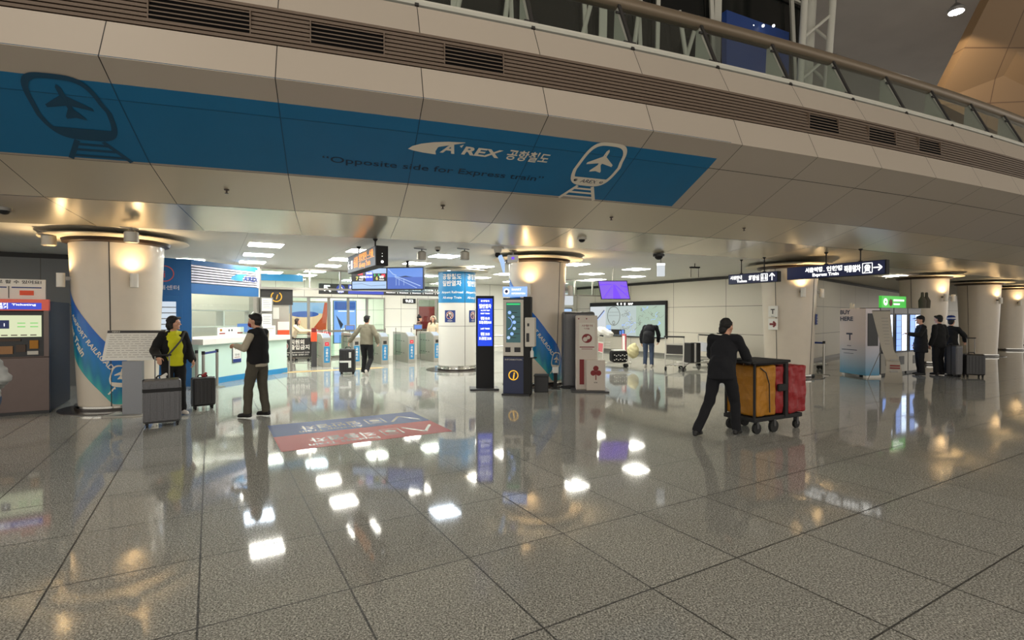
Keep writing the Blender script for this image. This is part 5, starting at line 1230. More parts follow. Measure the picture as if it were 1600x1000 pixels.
for z in (.95, 1.35, 1.78): b = MB(); b.box(0, 1.7, 0, .35, z, z+.03); b.build('board', 'white', t)
for x in (0, .85, 1.67): b = MB(); b.box(x, x+.035, 0, .35, 0, 1.8); b.build('upright', 'white', t)
t = thing('blue_box', 'small light blue box inside the booth window', 'box', (-7.25, 13.9, 1.10), R(65)); b = MB(); b.box(0, .34, 0, .2, .12, .34); b.build('box', 'screen_sky', t); b = MB(); b.box(0.05, .3, .05, .15, 0, .12); b.build('stand', 'paper', t)
t = thing('acrylic_screen', 'clear rounded acrylic shield standing on the counter', 'screen', (-6.98, 13.95, 1.10), R(72))
b = MB(); 
pl = [(-.16, 0), (-.18, .3), (-.14, .55), (0, .66), (.14, .55), (.18, .3), (.16, 0)]
b.prism(pl, lambda x, z, d: (x, d, z), .008); b.build('shield', 'glass', t); b = MB(); b.tube([(x, 0, z) for x, z in pl], .008, 6); b.build('rim', 'steel', t, True)
for i, (px_, zz, nm) in enumerate(((0, 1.98-.12, 'top'), (0, 1.48, 'middle'))):
    t = thing('notice', 'white framed notice beside the booth window, %s one' % nm, 'sign', (-7.0, 14.42, zz-.1-.06*i), R(70)); b = MB(); b.box(0, .42, 0, .03, 0, .42); b.build('frame', 'grey_metal', t); b = MB(); b.box(.03, .39, -.004, 0, .03, .39); b.build('paper', 'paper', t)
    b = MB()
    for k in range(5): line2(b, front(-.006), [(.07, .32-k*.05), (.35-.04*(k % 2), .32-k*.05)], .010)
    b.build('print', 'grey_metal', t)
t = thing('pillar', 'narrow grey steel pillar between the booth window and the amber i sign', 'pillar', (-7.05, 14.4, 0), R(70)); b = MB(); b.box(-.05, .55, .04, .30, 0, 2.18); b.build('casing', 'gate_steel', t)
t = thing('counter_sign', 'white paper sign standing on the counter before the man in the vest', 'sign', (-6.9, 14.35, 1.10), R(68)); b = MB(); b.box(0, .42, 0, .02, 0, .28); b.build('board', 'paper', t); b = MB(); line2(b, front(-.003), [(.05, .2), (.37, .2)], .015); line2(b, front(-.003), [(.05, .13), (.3, .13)], .01); b.build('print', 'grey_metal', t)

# ---- belt barriers before the counter
def stanchion(label, loc, h=.88, group='belt posts before the counter', belt=None):
    t = thing('belt_post', label, 'post', (loc[0], loc[1], 0), 0, group)
    b = MB(); b.lathe([(.16, 0), (.16, .012), (.03, .03)], 28); b.build('base', 'steel', t, True); b = MB(); b.lathe([(.03, .02), (.03, h-.07)], 18); b.build('pole', 'steel', t, True); b = MB(); b.lathe([(.034, h-.07), (.034, h)], 18); b.build('head', 'matte_black', t, True)
    if belt:
        p = V((0, 0, h-.05)); q = V((belt[0]-loc[0], belt[1]-loc[1], h-.05)); b = MB(); b.bar(p, q, .004, .05); b.build('belt', 'deep_blue', t)
stanchion('belt post right of the dark suitcase, with blue belt to its neighbour', (-6.85, 12.0), belt=(-6.72, 11.25)); stanchion('belt post directly behind the dark suitcase, in the middle', (-6.72, 11.25)); stanchion('belt post nearest the blue booth wall, behind the dark suitcase', (-7.08, 11.6))
stanchion('belt post with blue belt right of the cream column behind the cleaning cart', (8.66, 14.35), .95, None, belt=(8.25, 14.9))

# ---- ticket machine at the left
tm = thing('ticket_machine', 'ticket machine with dark metal body, cream touch screen and red header at the left edge', 'machine', (-7.88, 8.80, 0), A1)
b = MB(); b.box(-1.3, 0, 0, .08, .02, .95); b.box(-.07, 0, 0, .08, .95, 1.78); b.box(-1.3, -.0, 0, .5, .95, .97); mat('machine_metal', (92, 80, 76), .3, .6, noise=.1); b.build('front_panel', 'machine_metal', tm, bevel=.006)
b = MB(); b.box(-1.3, 0, .08, 1.5, .02, 1.90); b.build('body', 'dark', tm)
b = MB(); b.box(-1.3, -.07, .02, .085, .97, 1.72); b.build('recess', 'black', tm)
mat('machine_red', (190, 84, 70), .45, emit=(210, 90, 70), es=.25)
b = MB(); b.box(-1.3, 0, -.02, .08, 1.74, 1.93); b.build('header', 'machine_red', tm); b = MB(); b.box(-1.0, -.09, -.024, -.02, 1.76, 1.87); b.build('header_strip', 'badge', tm)
b = MB(); f = front(-.027); put_text(b, '승차권 판매기', f, -.96, 1.825, .035, w=.45, bold=.02); put_text(b, 'Ticketing', f, -.46, 1.825, .03, w=.3); put_text(b, '교통카드 충전기', f, -.96, 1.775, .035, w=.45, bold=.02); b.build('lettering', 'text_white', tm)
b = MB(); b.box(-.80, -.10, -.0, .018, 1.30, 1.66); o = b.build('touch_screen', 'screen_cream', tm)
b = MB(); f = front(-.002); rect2(b, f, -.62, -.50, 1.44, 1.58, 0); put_text(b, '1', front(-.004), -.56, 1.48, .05, align='c', mi=3)
for q in (-.40, -.24): line2(b, f, [(q, 1.53), (q+.1, 1.53)], .012, 1); line2(b, f, [(q, 1.47), (q+.1, 1.47)], .012, 1)
for q in (-.6, -.48, -.36, -.24): line2(b, f, [(q, 1.33), (q+.08, 1.33)], .018, 2)
b.build('screen_content', ['deep_blue', 'green_sign', 'machine_metal', 'text_white'], tm)
for x0, x1, z0, z1, m in ((-.62, -.36, 1.23, 1.27, 'bronze'), (-.25, -.14, 1.10, 1.24, 'cart_yellow'), (-.62, -.46, 1.02, 1.15, 'wood_brown'), (-.42, -.30, 1.05, 1.17, 'bronze'), (-.28, -.14, 1.0, 1.06, 'gate_steel'), (-.9, -.7, 1.05, 1.2, 'bronze')):
    b = MB(); b.box(x0, x1, .0, .03, z0, z1); b.build('slot', m, tm)
b = MB(); b.box(-1.3, 0, -.02, .1, .0, .05); b.build('plinth', 'black', tm)
t = thing('notice_board', 'white Korean notice with yellow and orange boxes standing on the ticket machine', 'sign', (-7.9, 8.95, 1.93), A1)
b = MB(); b.box(-1.2, -.13, 0, .03, 0, .34); b.build('board', 'paper', t)
b = MB(); f = front(-.004); put_text(b, '카드로 할 수 있어요!', f, -.9, .27, .045, w=.72, bold=.02, mi=0); rect2(b, f, -.56, -.18, .19, .21, 1); rect2(b, f, -1.0, -.62, .19, .21, 1); rect2(b, f, -.46, -.28, .07, .15, 2); rect2(b, f, -.95, -.72, .07, .15, 3); b.box(-.60, -.59, -.005, -.003, .02, .22, 0); b.build('print', ['dark', 'deep_blue', 'orange', 'cart_yellow'], t)

# ---- tilted notice stand before the left column
t = thing('notice_stand', 'tilted white information panel on a perforated metal post before the left column', 'stand', (-6.30, 8.62, 0), R(8))
b = MB(); b.box(-.16, .14, -.05, .02, 0, .9); mat('perforated', (128, 130, 134), .4, .6, noise=.3, nscale=120); b.build('post', 'perforated', t); b = MB(); b.box(-.38, .22, -.22, .18, 0, .02); b.build('foot', 'gate_steel', t, bevel=.004)
b = MB(); tl = R(28)
def tp(x, y, d=0): return (x+.08*(-(y-.25))*1.2, -.12+y*sin(tl)-d*cos(tl), .92+y*cos(tl)+d*sin(tl)*0)
b.prism([(-.45, 0), (.45, 0), (.45, .55), (-.45, .55)], lambda x, y, d: tp(x, y, -d), .03); b.build('panel', 'paper', t)
b = MB(); g = lambda x, y: tp(x, y, .004); rect2(b, g, -.45, .45, .50, .55, 0); put_text(b, '이용안내', lambda x, y: tp(x, y, .006), -.38, .512, .025, mi=2)
for k in range(11):
    y = .46-k*.04; x = -.40
    while x < .36: w_ = .04+.09*((k*7+int(x*50)) % 5)/5; line2(b, g, [(x, y), (min(x+w_, .40), y)], .006, 1); x += w_+.025
b.build('print', ['dark_grey', 'grey_metal', 'white'], t)

# ---- blue totem
t = thing('digital_totem', 'tall black slab totem with glowing blue timetable, left of the touch kiosk', 'screen', (-.60, 11.55, 0), R(6))
b = MB(); b.box(-.20, .20, 0, .16, .03, 2.10); b.build('body', 'matte_black', t, bevel=.01); b = MB(); b.box(-.34, .30, -.16, .34, 0, .04); b.build('foot', 'dark_grey', t, bevel=.01)
b = MB(); b.box(-.165, .165, -.006, 0, .98, 2.04); b.build('screen', 'screen_blue', t)
b = MB(); f = front(-.009); 
for i, (s, h_, z) in enumerate((('공항철도', .03, 1.97), ('일반열차', .075, 1.83), ('ALL-STOP TRAIN', .03, 1.76), ('FIRST TRAIN', .03, 1.69), ('평일 05:18', .055, 1.57), ('토요일·공휴일 05:18', .055, 1.48), ('LAST TRAIN', .035, 1.35), ('평일 23:25', .055, 1.22), ('토·공휴일 23:20', .055, 1.12))): put_text(b, s, f, 0, z, h_, w=.27 if i in (1, 5, 8) else .2, align='c', bold=.02)
b.build('lettering', 'text_white', t)

# ---- touch kiosk
t = thing('touch_kiosk', 'navy information kiosk with tall touch screen and yellow ringed i at its base', 'kiosk', (.05, 10.72, 0), R(-10))
b = MB(); b.box(-.24, .20, 0, .26, .03, .80); b.build('base_cabinet', 'navy', t, bevel=.008); b = MB(); b.box(-.26, .32, -.06, .4, 0, .04); b.build('foot', 'black', t)
b = MB(); b.box(.19, .34, -.01, .26, .03, 2.05); b.build('side', 'matte_black', t, bevel=.01)
b = MB(); b.box(-.24, .20, .02, .24, .80, 2.02); b.build('housing', 'matte_black', t); b = MB(); b.box(-.235, .19, -.01, .02, .82, 1.99); b.build('bezel', 'offwhite', t, bevel=.008)
b = MB(); b.box(-.17, .13, -.016, -.010, 1.10, 1.93); b.build('screen', 'screen_teal', t)
b = MB(); f = front(-.019)
for k, (x, z) in enumerate(((-.10, 1.72), (-.03, 1.63), (.0, 1.52), (0, 1.39), (-.05, 1.28), (-.12, 1.2))): disc2(b, f, x, z, .035, k % 2, 18); line2(b, f, [(x+.05, z), (min(x+.16, .12), z)], .012, 2)
rect2(b, front(-.018), -.16, .12, 1.88, 1.91, 3); ring2(b, front(-.018), -.18, 1.5, .13, .14, 0, -1.2, 1.2); b.build('screen_content', ['lit_poster_blue', 'screen_pale', 'dark', 'screen_green'], t)
for x0, x1 in ((-.19, -.08), (.0, .13)): b = MB(); b.box(x0, x1, -.016, -.010, .90, 1.0); b.build('slot', 'black', t)
b = MB(); ring2(b, front(-.004), -.02, .42, .085, .105); put_text(b, 'i', front(-.004), -.02, .35, .14, align='c', bold=.03, shear=.15); b.build('info_ring', 'lit_amber', t)
b = MB(); put_text(b, 'INFORMATION', front(-.004), -.2, .73, .03, w=.36); b.build('lettering', 'offwhite', t)
b = MB(); b.box(-.25, .26, .02, .05, 2.05, 2.26); b.build('header', 'lit_poster_blue', t, bevel=.006); b = MB(); disc2(b, front(.017), -.17, 2.16, .06, 0, 20); disc2(b, front(.0155), -.17, 2.16, .035, 1, 20); put_text(b, 'SMART', front(.015), -.06, 2.18, .04, w=.2, mi=0); put_text(b, 'INFORMATION', front(.015), -.06, 2.10, .035, w=.28, mi=0); b.build('header_print', ['text_white', 'deep_blue'], t)
b = MB(); b.box(.24, .44, -.14, .12, 1.02, 1.62); b.build('dispenser', 'offwhite', t, bevel=.015); b = MB(); b.box(.27, .33, -.145, -.138, 1.12, 1.30); b.box(.29, .33, -.145, -.138, 1.44, 1.50); b.build('dispenser_slot', 'black', t)
b = MB(); b.lathe([(.035, 0), (.035, .12), (.012, .15), (.012, .19), (.03, .2)], 14, c=(.37, -.02, .80)); b.build('sanitiser_bottle', 'paper', t, True); b = MB(); b.box(.30, .46, -.08, .06, .78, .80); b.build('bottle_tray', 'matte_black', t)
t = thing('waste_bin', 'low black square bin at the foot of the middle column, right of the touch kiosk', 'bin', (.62, 11.15, 0), R(-6)); b = MB(); b.box(-.14, .16, 0, .3, 0, .34); b.build('body', 'black', t, bevel=.01); b = MB(); b.box(-.15, .17, -.01, .31, .34, .37); b.build('lid', 'dark', t)
t = thing('small_sign', 'small cartoonless black and white stand-up figure board against the middle column', 'sign', (.98, 11.65, 0), R(0))
t['label'] = 'small black and white upright stand against the foot of the middle column'
b = MB(); b.box(-.04, .04, 0, .03, 0, .38); b.build('post', 'matte_black', t); b = MB(); b.box(-.07, .07, -.01, .02, .36, .5); b.build('head', 'paper', t, bevel=.02); b = MB(); b.box(-.10, .10, -.04, .06, 0, .02); b.build('foot', 'matte_black', t)

# ---- two machines right of the middle column
t = thing('grey_cabinet', 'wide dark grey cabinet standing behind the cream kiosk right of the middle column', 'cabinet', (1.22, 11.58, 0), R(4)); b = MB(); b.box(-.05, .68, .1, .42, .02, 1.75); b.build('body', 'case_grey', t, bevel=.06); b = MB(); b.box(-.05, .68, .1, .42, 0, .04); b.build('plinth', 'black', t)
t = thing('donation_kiosk', 'slim cream kiosk with red print and dark red three-lobed emblem', 'kiosk', (1.50, 11.32, 0), R(-4))
b = MB(); b.box(-.10, .37, 0, .22, .03, 1.66); mat('kiosk_cream', (196, 186, 174), .45); b.build('body', 'kiosk_cream', t, bevel=.025); b = MB(); b.box(-.20, .60, -.22, .4, 0, .035); b.build('foot', 'dark_grey', t, bevel=.006)
b = MB(); b.box(-.03, .31, -.008, 0, .92, 1.50); b.build('display', 'offwhite', t)
b = MB(); f = front(-.012); put_text(b, '사랑의', f, .14, 1.42, .035, w=.24, align='c'); put_text(b, '나눔', f, .14, 1.36, .03, w=.12, align='c'); disc2(b, f, .14, 1.16, .11, 0, 22, .1); disc2(b, front(-.014), .10, 1.14, .05, 1, 18); disc2(b, front(-.014), .17, 1.18, .04, 1, 18); line2(b, f, [(-.02, .97), (.3, .97)], .02); line2(b, f, [(.02, .93), (.26, .93)], .012); disc2(b, f, -.04, 1.59, .015); disc2(b, f, .13, 1.59, .015); b.build('print', ['dark_red', 'kiosk_cream'], t)
b = MB(); b.box(.12, .52, -.16, .08, .04, .70); b.build('collection_box', 'kiosk_cream', t, bevel=.01); b = MB(); b.box(-.02, .08, -.01, 0, .15, .70); b.build('red_strip', 'dark_red', t)
b = MB(); f = front(-.164); disc2(b, f, .32, .52, .058, 0, 22); disc2(b, f, .262, .42, .058, 0, 22); disc2(b, f, .378, .42, .058, 0, 22); line2(b, f, [(.32, .5), (.32, .27)], .02); put_text(b, 'KYK', f, .32, .20, .03, align='c', mi=1); b.build('emblem', ['dark_red', 'dark'], t)

# ---- purple screen
p = (3.05, 15.6); t = thing('hanging_screen', 'small tilted purple screen hanging from the ceiling before the map wall', 'screen', (p[0], p[1], 2.15), R(0))
def pp_(x, z, d=0): return (x+(.5-z)*.22-.0, -d+.18*(z-.25)*-1, z)
b = MB(); b.prism([(-.46, 0), (.42, 0), (.42, .56), (-.46, .56)], lambda x, z, d: pp_(x, z, -d), .05); b.build('housing', 'black', t)
b = MB(); g = lambda x, z: pp_(x, z, .003); rect2(b, g, -.44, .40, .02, .54, 0); h2 = lambda x, z: pp_(x, z, .005); poly2(b, h2, [(-.1, .02), (.15, .02), (.02, .45), (-.02, .45)], 1); poly2(b, h2, [(-.44, .42), (-.05, .44), (-.05, .46), (-.44, .46)], 1); line2(b, h2, [(-.4, .02), (-.06, .4)], .02, 1); line2(b, h2, [(.4, .05), (.04, .42)], .03, 1); line2(b, h2, [(.4, .35), (.2, .42)], .03, 1)
for k in range(4): line2(b, h2, [(.33, .08+k*.1), (.39, .10+k*.1)], .03, 1)
b.build('picture', ['screen_purple', 'purple_deep'], t); b = MB(); b.tube([(.0, .06, .56), (.0, .06, .95)], .018, 8); b.build('pole', 'steel', t)

# ---- map board on the right wall
dw = V((Wd[0]-Wc[0], Wd[1]-Wc[1])).normalized(); nw = V((dw.y, -dw.x))
def onwall(s, l=0): return (Wc[0]+dw.x*s+nw.x*(-l), Wc[1]+dw.y*s+nw.y*(-l))
o_ = (Wc[0]+dw.x*1.15-0, Wc[1]+dw.y*1.15); rzw = atan2(dw.y, dw.x)
t = thing('map_board', 'large glowing wall map board with dark frame on the right wall', 'map', (o_[0], o_[1], .72), rzw)
b = MB(); b.box(0, 4.9, -.10, 0, 0, 1.56); b.build('frame', 'matte_black', t, bevel=.01); b = MB(); b.box(.06, 4.84, -.104, -.10, .05, 1.38); b.build('backlit_face', 'map_glow', t)
b = MB(); f = front(-.108); rect2(b, f, .06, 1.2, .06, 1.37, 0); rect2(b, f, 3.2, 4.84, .06, 1.37, 1); rect2(b, f, 1.25, 1.55, .1, .5, 3); g = front(-.111)
line2(b, g, [(.25, .6), (.6, .8), (1.1, 1.2)], .05, 2); line2(b, g, [(.25, .62), (.7, .78), (1.12, 1.14)], .03, 3)
pts = [(1.75+.42*sin(a), .95-.45*cos(a)*(1 if cos(a) > 0 else .9)) for a in [pi*2*k/24 for k in range(25)]]; line2(b, g, pts, .03, 4); ring2(b, g, 1.75, .62, .06, .09, 4); line2(b, g, [(1.4, 1.1), (2.1, 1.1)], .012, 4); line2(b, g, [(1.4, .95), (2.1, .95)], .012, 4); line2(b, g, [(1.4, .3), (2.1, .3)], .03, 4)
random.seed(7)
for k in range(46):
    x, z = 2.3+random.random()*2.3, .2+random.random()*1.05; pts = [(x, z)]
    for q in range(4): x += random.uniform(-.16, .18); z += random.uniform(-.12, .12); pts.append((min(max(x, 2.2), 4.8), min(max(z, .1), 1.33)))
    line2(b, g, pts, .012, 4 if k % 3 else 3)
rect2(b, front(-.113), 1.6, 2.5, .06, .32, 5); rect2(b, front(-.116), 2.15, 2.25, .1, .26, 6); rect2(b, front(-.116), 2.3, 2.45, .08, .3, 6)
b.build('map_print', ['map_pale', 'map_green', 'deep_blue', 'lit_poster_blue', 'grey_metal', 'dark', 'screen_sky'], t)
b = MB(); f = front(-.106)
for k, c in enumerate('역주변'): put_text(b, c, f, 1.95+k*.24, 1.42, .09, bold=.03)
put_text(b, 'MAP', f, 2.7, 1.42, .09, w=.3, bold=.03); b.build('lettering', 'text_white', t)

# ---- things on the cream column behind the cart
a = face(*c3, 1209); n_ = V((cos(a), sin(a)))
t = thing('direction_sign', 'white T sign with dark arrow below it on the cream column', 'sign', (c3[0]+n_.x*.68, c3[1]+n_.y*.68, 1.28), a+pi/2)
for z0, z1 in ((.34, .64), (0, .30)): b = MB(); b.box(-.13, .13, -.02, .02, z0, z1); b.build('plate', 'paper', t, bevel=.004)
b = MB(); f = front(-.024); put_text(b, 'T', f, 0, .43, .13, align='c', bold=.04, mi=0); put_text(b, 'TMoney', f, 0, .355, .02, align='c', mi=0); arrow2(b, f, 0, .15, .18, 0, 1, w=.3); b.build('lettering', ['dark', 'dark_red'], t)
t = thing('notice', 'small blue notice on the right side of the cream column behind the cart', 'sign', (8.15, 14.05, 1.42), R(10)); t.location = (c3[0]+cos(face(*c3, 1272)+.3)*.665, c3[1]+sin(face(*c3, 1272)+.3)*.665, 1.42); t.rotation_euler = (0, 0, face(*c3, 1272)+.3+pi/2)
b = MB(); b.box(-.10, .10, -.012, .015, 0, .28); b.build('plate', 'deep_blue', t); b = MB(); 
for k in range(3): line2(b, front(-.014), [(-.07, .06+k*.07), (.07, .06+k*.07)], .02)
b.build('print', 'paper', t)

# ---- ticket sales kiosk BUY HERE
kx = (9.29, 14.65)
t = thing('sales_kiosk', 'white and blue BUY HERE kiosk, leftmost of the machines behind the cart', 'kiosk', (kx[0], kx[1], 0), R(-82.4))
b = MB(); b.box(0, .90, 0, .42, .06, 1.85); b.build('body', 'fade_print', t, bevel=.006)
for x in (.08, .82): b = MB(); b.box(x-.05, x+.05, .05, .5, 0, .07); b.build('foot', 'white', t)
b = MB(); f = front(-.006); put_text(b, 'BUY', f, .02, 1.70, .115, w=.36, bold=.035); put_text(b, 'HERE', f, .02, 1.52, .115, w=.46, bold=.035); line2(b, f, [(.24, 1.16), (.46, 1.16)], .045); line2(b, f, [(.37, 1.17), (.37, .98)], .045); line2(b, f, [(.27, .83), (.42, .83)], .015); line2(b, f, [(.08, .72), (.62, .72)], .02); line2(b, f, [(.15, .62), (.5, .62)], .012); b.build('lettering', 'navy', t)
b = MB(); b.box(.901, .912, .06, .36, .85, 1.72); b.build('dark_window', 'black', t)
t = thing('leaflet_holder', 'small pale leaflet holder on top of the BUY HERE kiosk', 'holder', (kx[0]+.02, kx[1]-.25, 1.85), R(-82))
b = MB(); b.box(0, .06, .1, .13, 0, .16); b.box(.1, .16, .1, .13, 0, .13); b.box(0, .28, .08, .16, 0, .02); b.build('holder', 'offwhite', t)
# vending machines with lit windows
def vend(label, s0, wd, top=1.88):
    p = (10.02+E1[0]*s0, 14.15+E1[1]*s0)
    t = thing('vending_machine', label, 'machine', (p[0], p[1], 0), A1, 'machines behind the cleaning cart')
    b = MB(); b.box(0, wd, 0, .7, .06, top); b.build('body', 'case_grey', t, bevel=.01); b = MB(); b.box(.06, wd-.06, -.01, .0, .62, top-.16); b.build('window', 'black', t)
    for x0, x1 in ((.10, wd*.46), (wd*.54, wd-.10)):
        b = MB(); b.box(x0, x1, -.02, -.012, .66, top-.2); b.build('light_panel', 'lit_cool' if x0 > .2 else 'lit_poster_blue', t)
    b = MB()
    for k in range(5): b.box(.08, wd-.08, -.026, -.021, .80+k*.18, .81+k*.18)
    b.build('shelf', 'steel', t)
    b = MB(); b.box(.0, wd, -.012, 0, .06, .60); b.build('lower_panel', 'gate_steel', t); b = MB(); b.box(wd*.35, wd*.72, -.018, -.012, .26, .50); b.build('delivery_flap', 'black', t, bevel=.01); b = MB(); b.box(.03, wd-.03, .05, .65, 0, .06); b.build('plinth', 'black', t)
vend('dim vending machine behind the twisted banner, next to the BUY HERE kiosk', 0.14, .72); vend('vending machine with bright white lit window, in the middle under the green sign', .9, .78); vend('vending machine with bright lit window nearest the people in black', 1.72, .80)
p = (10.35, 14.40); t = thing('green_sign', 'bright green sign lying along the top of the vending machines', 'sign', (p[0]+.02, p[1]+.10, 1.88), A1)
b = MB(); b.box(0, 1.42, 0, .08, 0, .34); b.build('box', 'green_sign', t, bevel=.006); b = MB(); f = front(-.004); disc2(b, f, .2, .17, .11, 0, 24, .1); disc2(b, front(-.006), .2, .17, .05, 3, 18, .04); disc2(b, f, .5, .15, .10, 1, 18); disc2(b, front(-.006), .47, .19, .04, 2, 18); line2(b, f, [(.66, .22), (1.28, .22)], .05, 0); line2(b, f, [(.66, .11), (1.02, .11)], .04, 0); b.build('print', ['text_white', 'dark_red', 'wood_brown', 'green_sign'], t)
for i, (x, y, lab) in enumerate(((12.06, 15.2, 'dark bottle shaped object on the machines right of the green sign, left one'), (12.26, 15.3, 'dark bottle shaped object on the machines right of the green sign, right one'))):
    t = thing('bottle_display', lab, 'display', (x, y, 1.88), 0, 'bottle shaped displays'); b = MB(); b.lathe([(.09, 0), (.1, .22), (.04, .34), (.035, .46), (.001, .47)], 20); b.build('bottle', 'cloth_olive', t, True)
t = thing('banner_stand', 'grey hourglass-shaped banner stand in front of the vending machines', 'banner', (9.24, 12.75, 0), R(-20)); t.scale = (.72, 1, 1)
b = MB(); pf = [(-.42, 1.78), (-.12, .78), (-.02, .60), (-.10, .0), (.42, .0), (.30, .62), (.20, .80), (.20, 1.78)]
mat('banner_grey', (158, 152, 140), .6)
n = 26; vs = []
for k in range(n+1):
    z = 1.78*k/n
    def edge(L):
        for (x0, z0), (x1, z1) in zip(L, L[1:]):
            if z <= z1+1e-9: return x0+(x1-x0)*(z-z0)/(z1-z0)
        return L[-1][0]
    l = edge([(-.08, 0), (-.03, .60), (-.12, .80), (-.34, 1.78)]); r = edge([(.46, 0), (.34, .62), (.22, .80), (.20, 1.78)])
    yb = -.10*sin(pi*min(1, z/.65)) if z < .65 else .25*(z-.65)/1.1
    vs += [(l, yb, z), (r, yb, z), (l, yb+.012, z), (r, yb+.012, z)]
b.add(vs, [q for k in range(n) for q in ((4*k, 4*k+1, 4*k+5, 4*k+4), (4*k+2, 4*k+6, 4*k+7, 4*k+3), (4*k, 4*k+4, 4*k+6, 4*k+2), (4*k+1, 4*k+3, 4*k+7, 4*k+5))]); b.build('banner_sheet', 'banner_grey', t, True)
b = MB(); b.tube([(-.40, .42, 0), (-.02, .10, 1.0)], .010, 8); b.tube([(-.32, .26, 1.78), (.2, .26, 1.78)], .014, 8); b.build('frame', 'grey_metal', t, True)
b = MB()
for z, w_, m in ((.56, .26, 1), (.42, .28, 0), (.36, .28, 0), (.28, .22, 1)): b.box(.06, .06+w_, -.115, -.102+.0, z, z+.035, m)
for k in range(9): zz = .95+k*.08; b.box(-.02-.015*k/2, .12, .25*(zz-.65)/1.1-.012, .25*(zz-.65)/1.1-.004, zz, zz+.012, 1)
b.build('print', ['dark_red', 'grey_metal'], t)

# ---- floor decal
t = thing('floor_decal', 'blue and red direction sticker on the granite floor before the gates', 'sticker', (-2.80, 6.26, 0), A1)
mat('decal_blue', (44, 66, 124), .4, spec=.12); mat('decal_red', (182, 70, 60), .4, spec=.12); mat('decal_white', (170, 166, 160), .2)
b = MB(); b.box(0, 2.25, .87, 1.73, .0005, .002); b.build('blue_half', 'decal_blue', t); b = MB(); b.box(0, 2.25, 0, .87, .0005, .002); b.build('red_half', 'decal_red', t)
b = MB()
def fl(x0, y0): return lambda x, y: (x0-x, y0-y, .003)
for y0, s, e, up in ((1.50, '일반열차', 'All-stop Train', 1), (.64, '직통열차', 'Express Train', -1)):
    put_text(b, s, fl(1.25, y0-.10), 0, 0, .22, w=.85, bold=.02); put_text(b, e, fl(1.25, y0-.42), 0, 0, .13, w=.9)
    g = lambda x, y, y0=y0: (x, y, .003)
    line2(b, g, [(1.70, y0-.25-.2*up), (1.92, y0-.25+.2*up), (2.14, y0-.25-.2*up)], .045)
    line2(b, g, [(1.36, y0-.05), (1.62, y0-.05), (1.62, y0-.42), (1.36, y0-.42), (1.36, y0-.05)], .02); disc2(b, g, 1.49, y0-.2, .08); line2(b, g, [(1.42, y0-.34), (1.56, y0-.34)], .04)
b.build('lettering', 'decal_white', t)
# tactile paving and yellow strip near the gates
t = thing('tactile_strip', 'beige yellow tactile paving strip crossing the floor before the gates', 'paving', (g2(g0, -1.6, -1.25)[0], g2(g0, -1.6, -1.25)[1], 0), A1); mat('tactile', (202, 172, 118), .5)
b = MB(); b.box(0, 3.1, 0, .32, .0005, .004)
for i in range(60):
    for j in range(5): b.box(.03+i*.051, .055+i*.051, .04+j*.055, .065+j*.055, .004, .007)
b.build('paving', 'tactile', t)

# ---- fixtures under the soffit and ceiling
def soffit_at(px_, py_, k):
    u = (px_-800)/808; best = None
    for q in range(80):
        tt = q/79; z = PZ[k]+(PZ[k+1]-PZ[k])*tt; r = RC+PO[k]+(PO[k+1]-PO[k])*tt; a = u*u+1; bb = -2*(u*CX+CY); c = CX*CX+CY*CY-r*r; Y = (-bb-sqrt(bb*bb-4*a*c))/(2*a)
        e = abs(494-808*(z-1.65)/Y-py_)
        if best is None or e < best[0]: best = (e, u*Y, Y, z)
    return best[1:]
def spotbox(label, px, Y, z):
    t = thing('ceiling_spotlight', label, 'lamp', ((px-800)/808*Y, Y, z), 0, 'square spotlights at the column rings')
    b = MB(); b.lathe([(.09, -.16), (.10, -.15), (.10, .0), (.05, .03)], 20); b.build('housing', 'gate_steel', t, True); b = MB(); b.lathe([(.001, -.155), (.085, -.155), (.085, -.15)], 20); b.build('lens', 'glass', t)
    b = MB(); b.tube([(0, 0, .02), (0, 0, .08)], .015, 8); b.bar((-.16, 0, .085), (.10, 0, .06), .06, .015); b.build('bracket', 'grey_metal', t)
spotbox('round spotlight box hanging at the left rim of the leftmost column ring', 77, 8.6, 2.98); spotbox('round spotlight box hanging before the leftmost column ring, above its front lamp', 206, 8.25, 2.98)
spotbox('spotlight box on the ceiling left of the blue-topped column', 659, 11.0, 3.0); spotbox('spotlight box on the ceiling just above the blue-topped column', 726, 11.0, 3.0)
def dome(label, px, Y, z, m='white', r=.09):
    t = thing('dome_camera', label, 'camera', ((px-800)/808*Y, Y, z), 0); b = MB(); b.lathe([(r, -.05), (r, 0)], 20); b.build('base', m, t, True); b = MB(); b.sph((0, 0, -.05), (r*.72, r*.72, r*.6), 16); b.build('lens', 'matte_black', t, True)
q8 = soffit_at(8, 326, 6); dome('small pale dome camera on the soffit at the left edge', 8, q8[1], q8[2]+.01, 'grey_metal'); q9 = soffit_at(909, 372, 6); dome('pale dome camera on the soffit above the middle column, right side', 909, q9[1], q9[2]+.01, 'offwhite'); dome('black dome camera on the ceiling above the purple screen', 1029, 12.0, 3.08, 'black', .13); dome('small pale dome camera left of the spotlight above the blue-topped column', 684, 10.9, 3.09, 'offwhite', .06)
t = thing('security_camera', 'white ceiling camera hanging at the left of the middle column', 'camera', (-.30, 10.9, 3.08)); b = MB(); b.lathe([(.13, -.02), (.13, .02)], 24); b.lathe([(.07, -.10), (.09, -.02)], 20); b.build('mount', 'offwhite', t, True); b = MB(); b.sph((.0, 0, -.14), (.06, .06, .06), 14); b.build('lens', 'matte_black', t, True); b = MB(); b.tube([(.04, 0, -.16), (.10, 0, -.30)], .05, 12); b.tube([(.10, 0, -.30), (.13, 0, -.52)], [.05, .02], 12); b.build('reflection_arm', 'screen_pale', t, True)  # arm glows pale blue in place of a bluish reflection
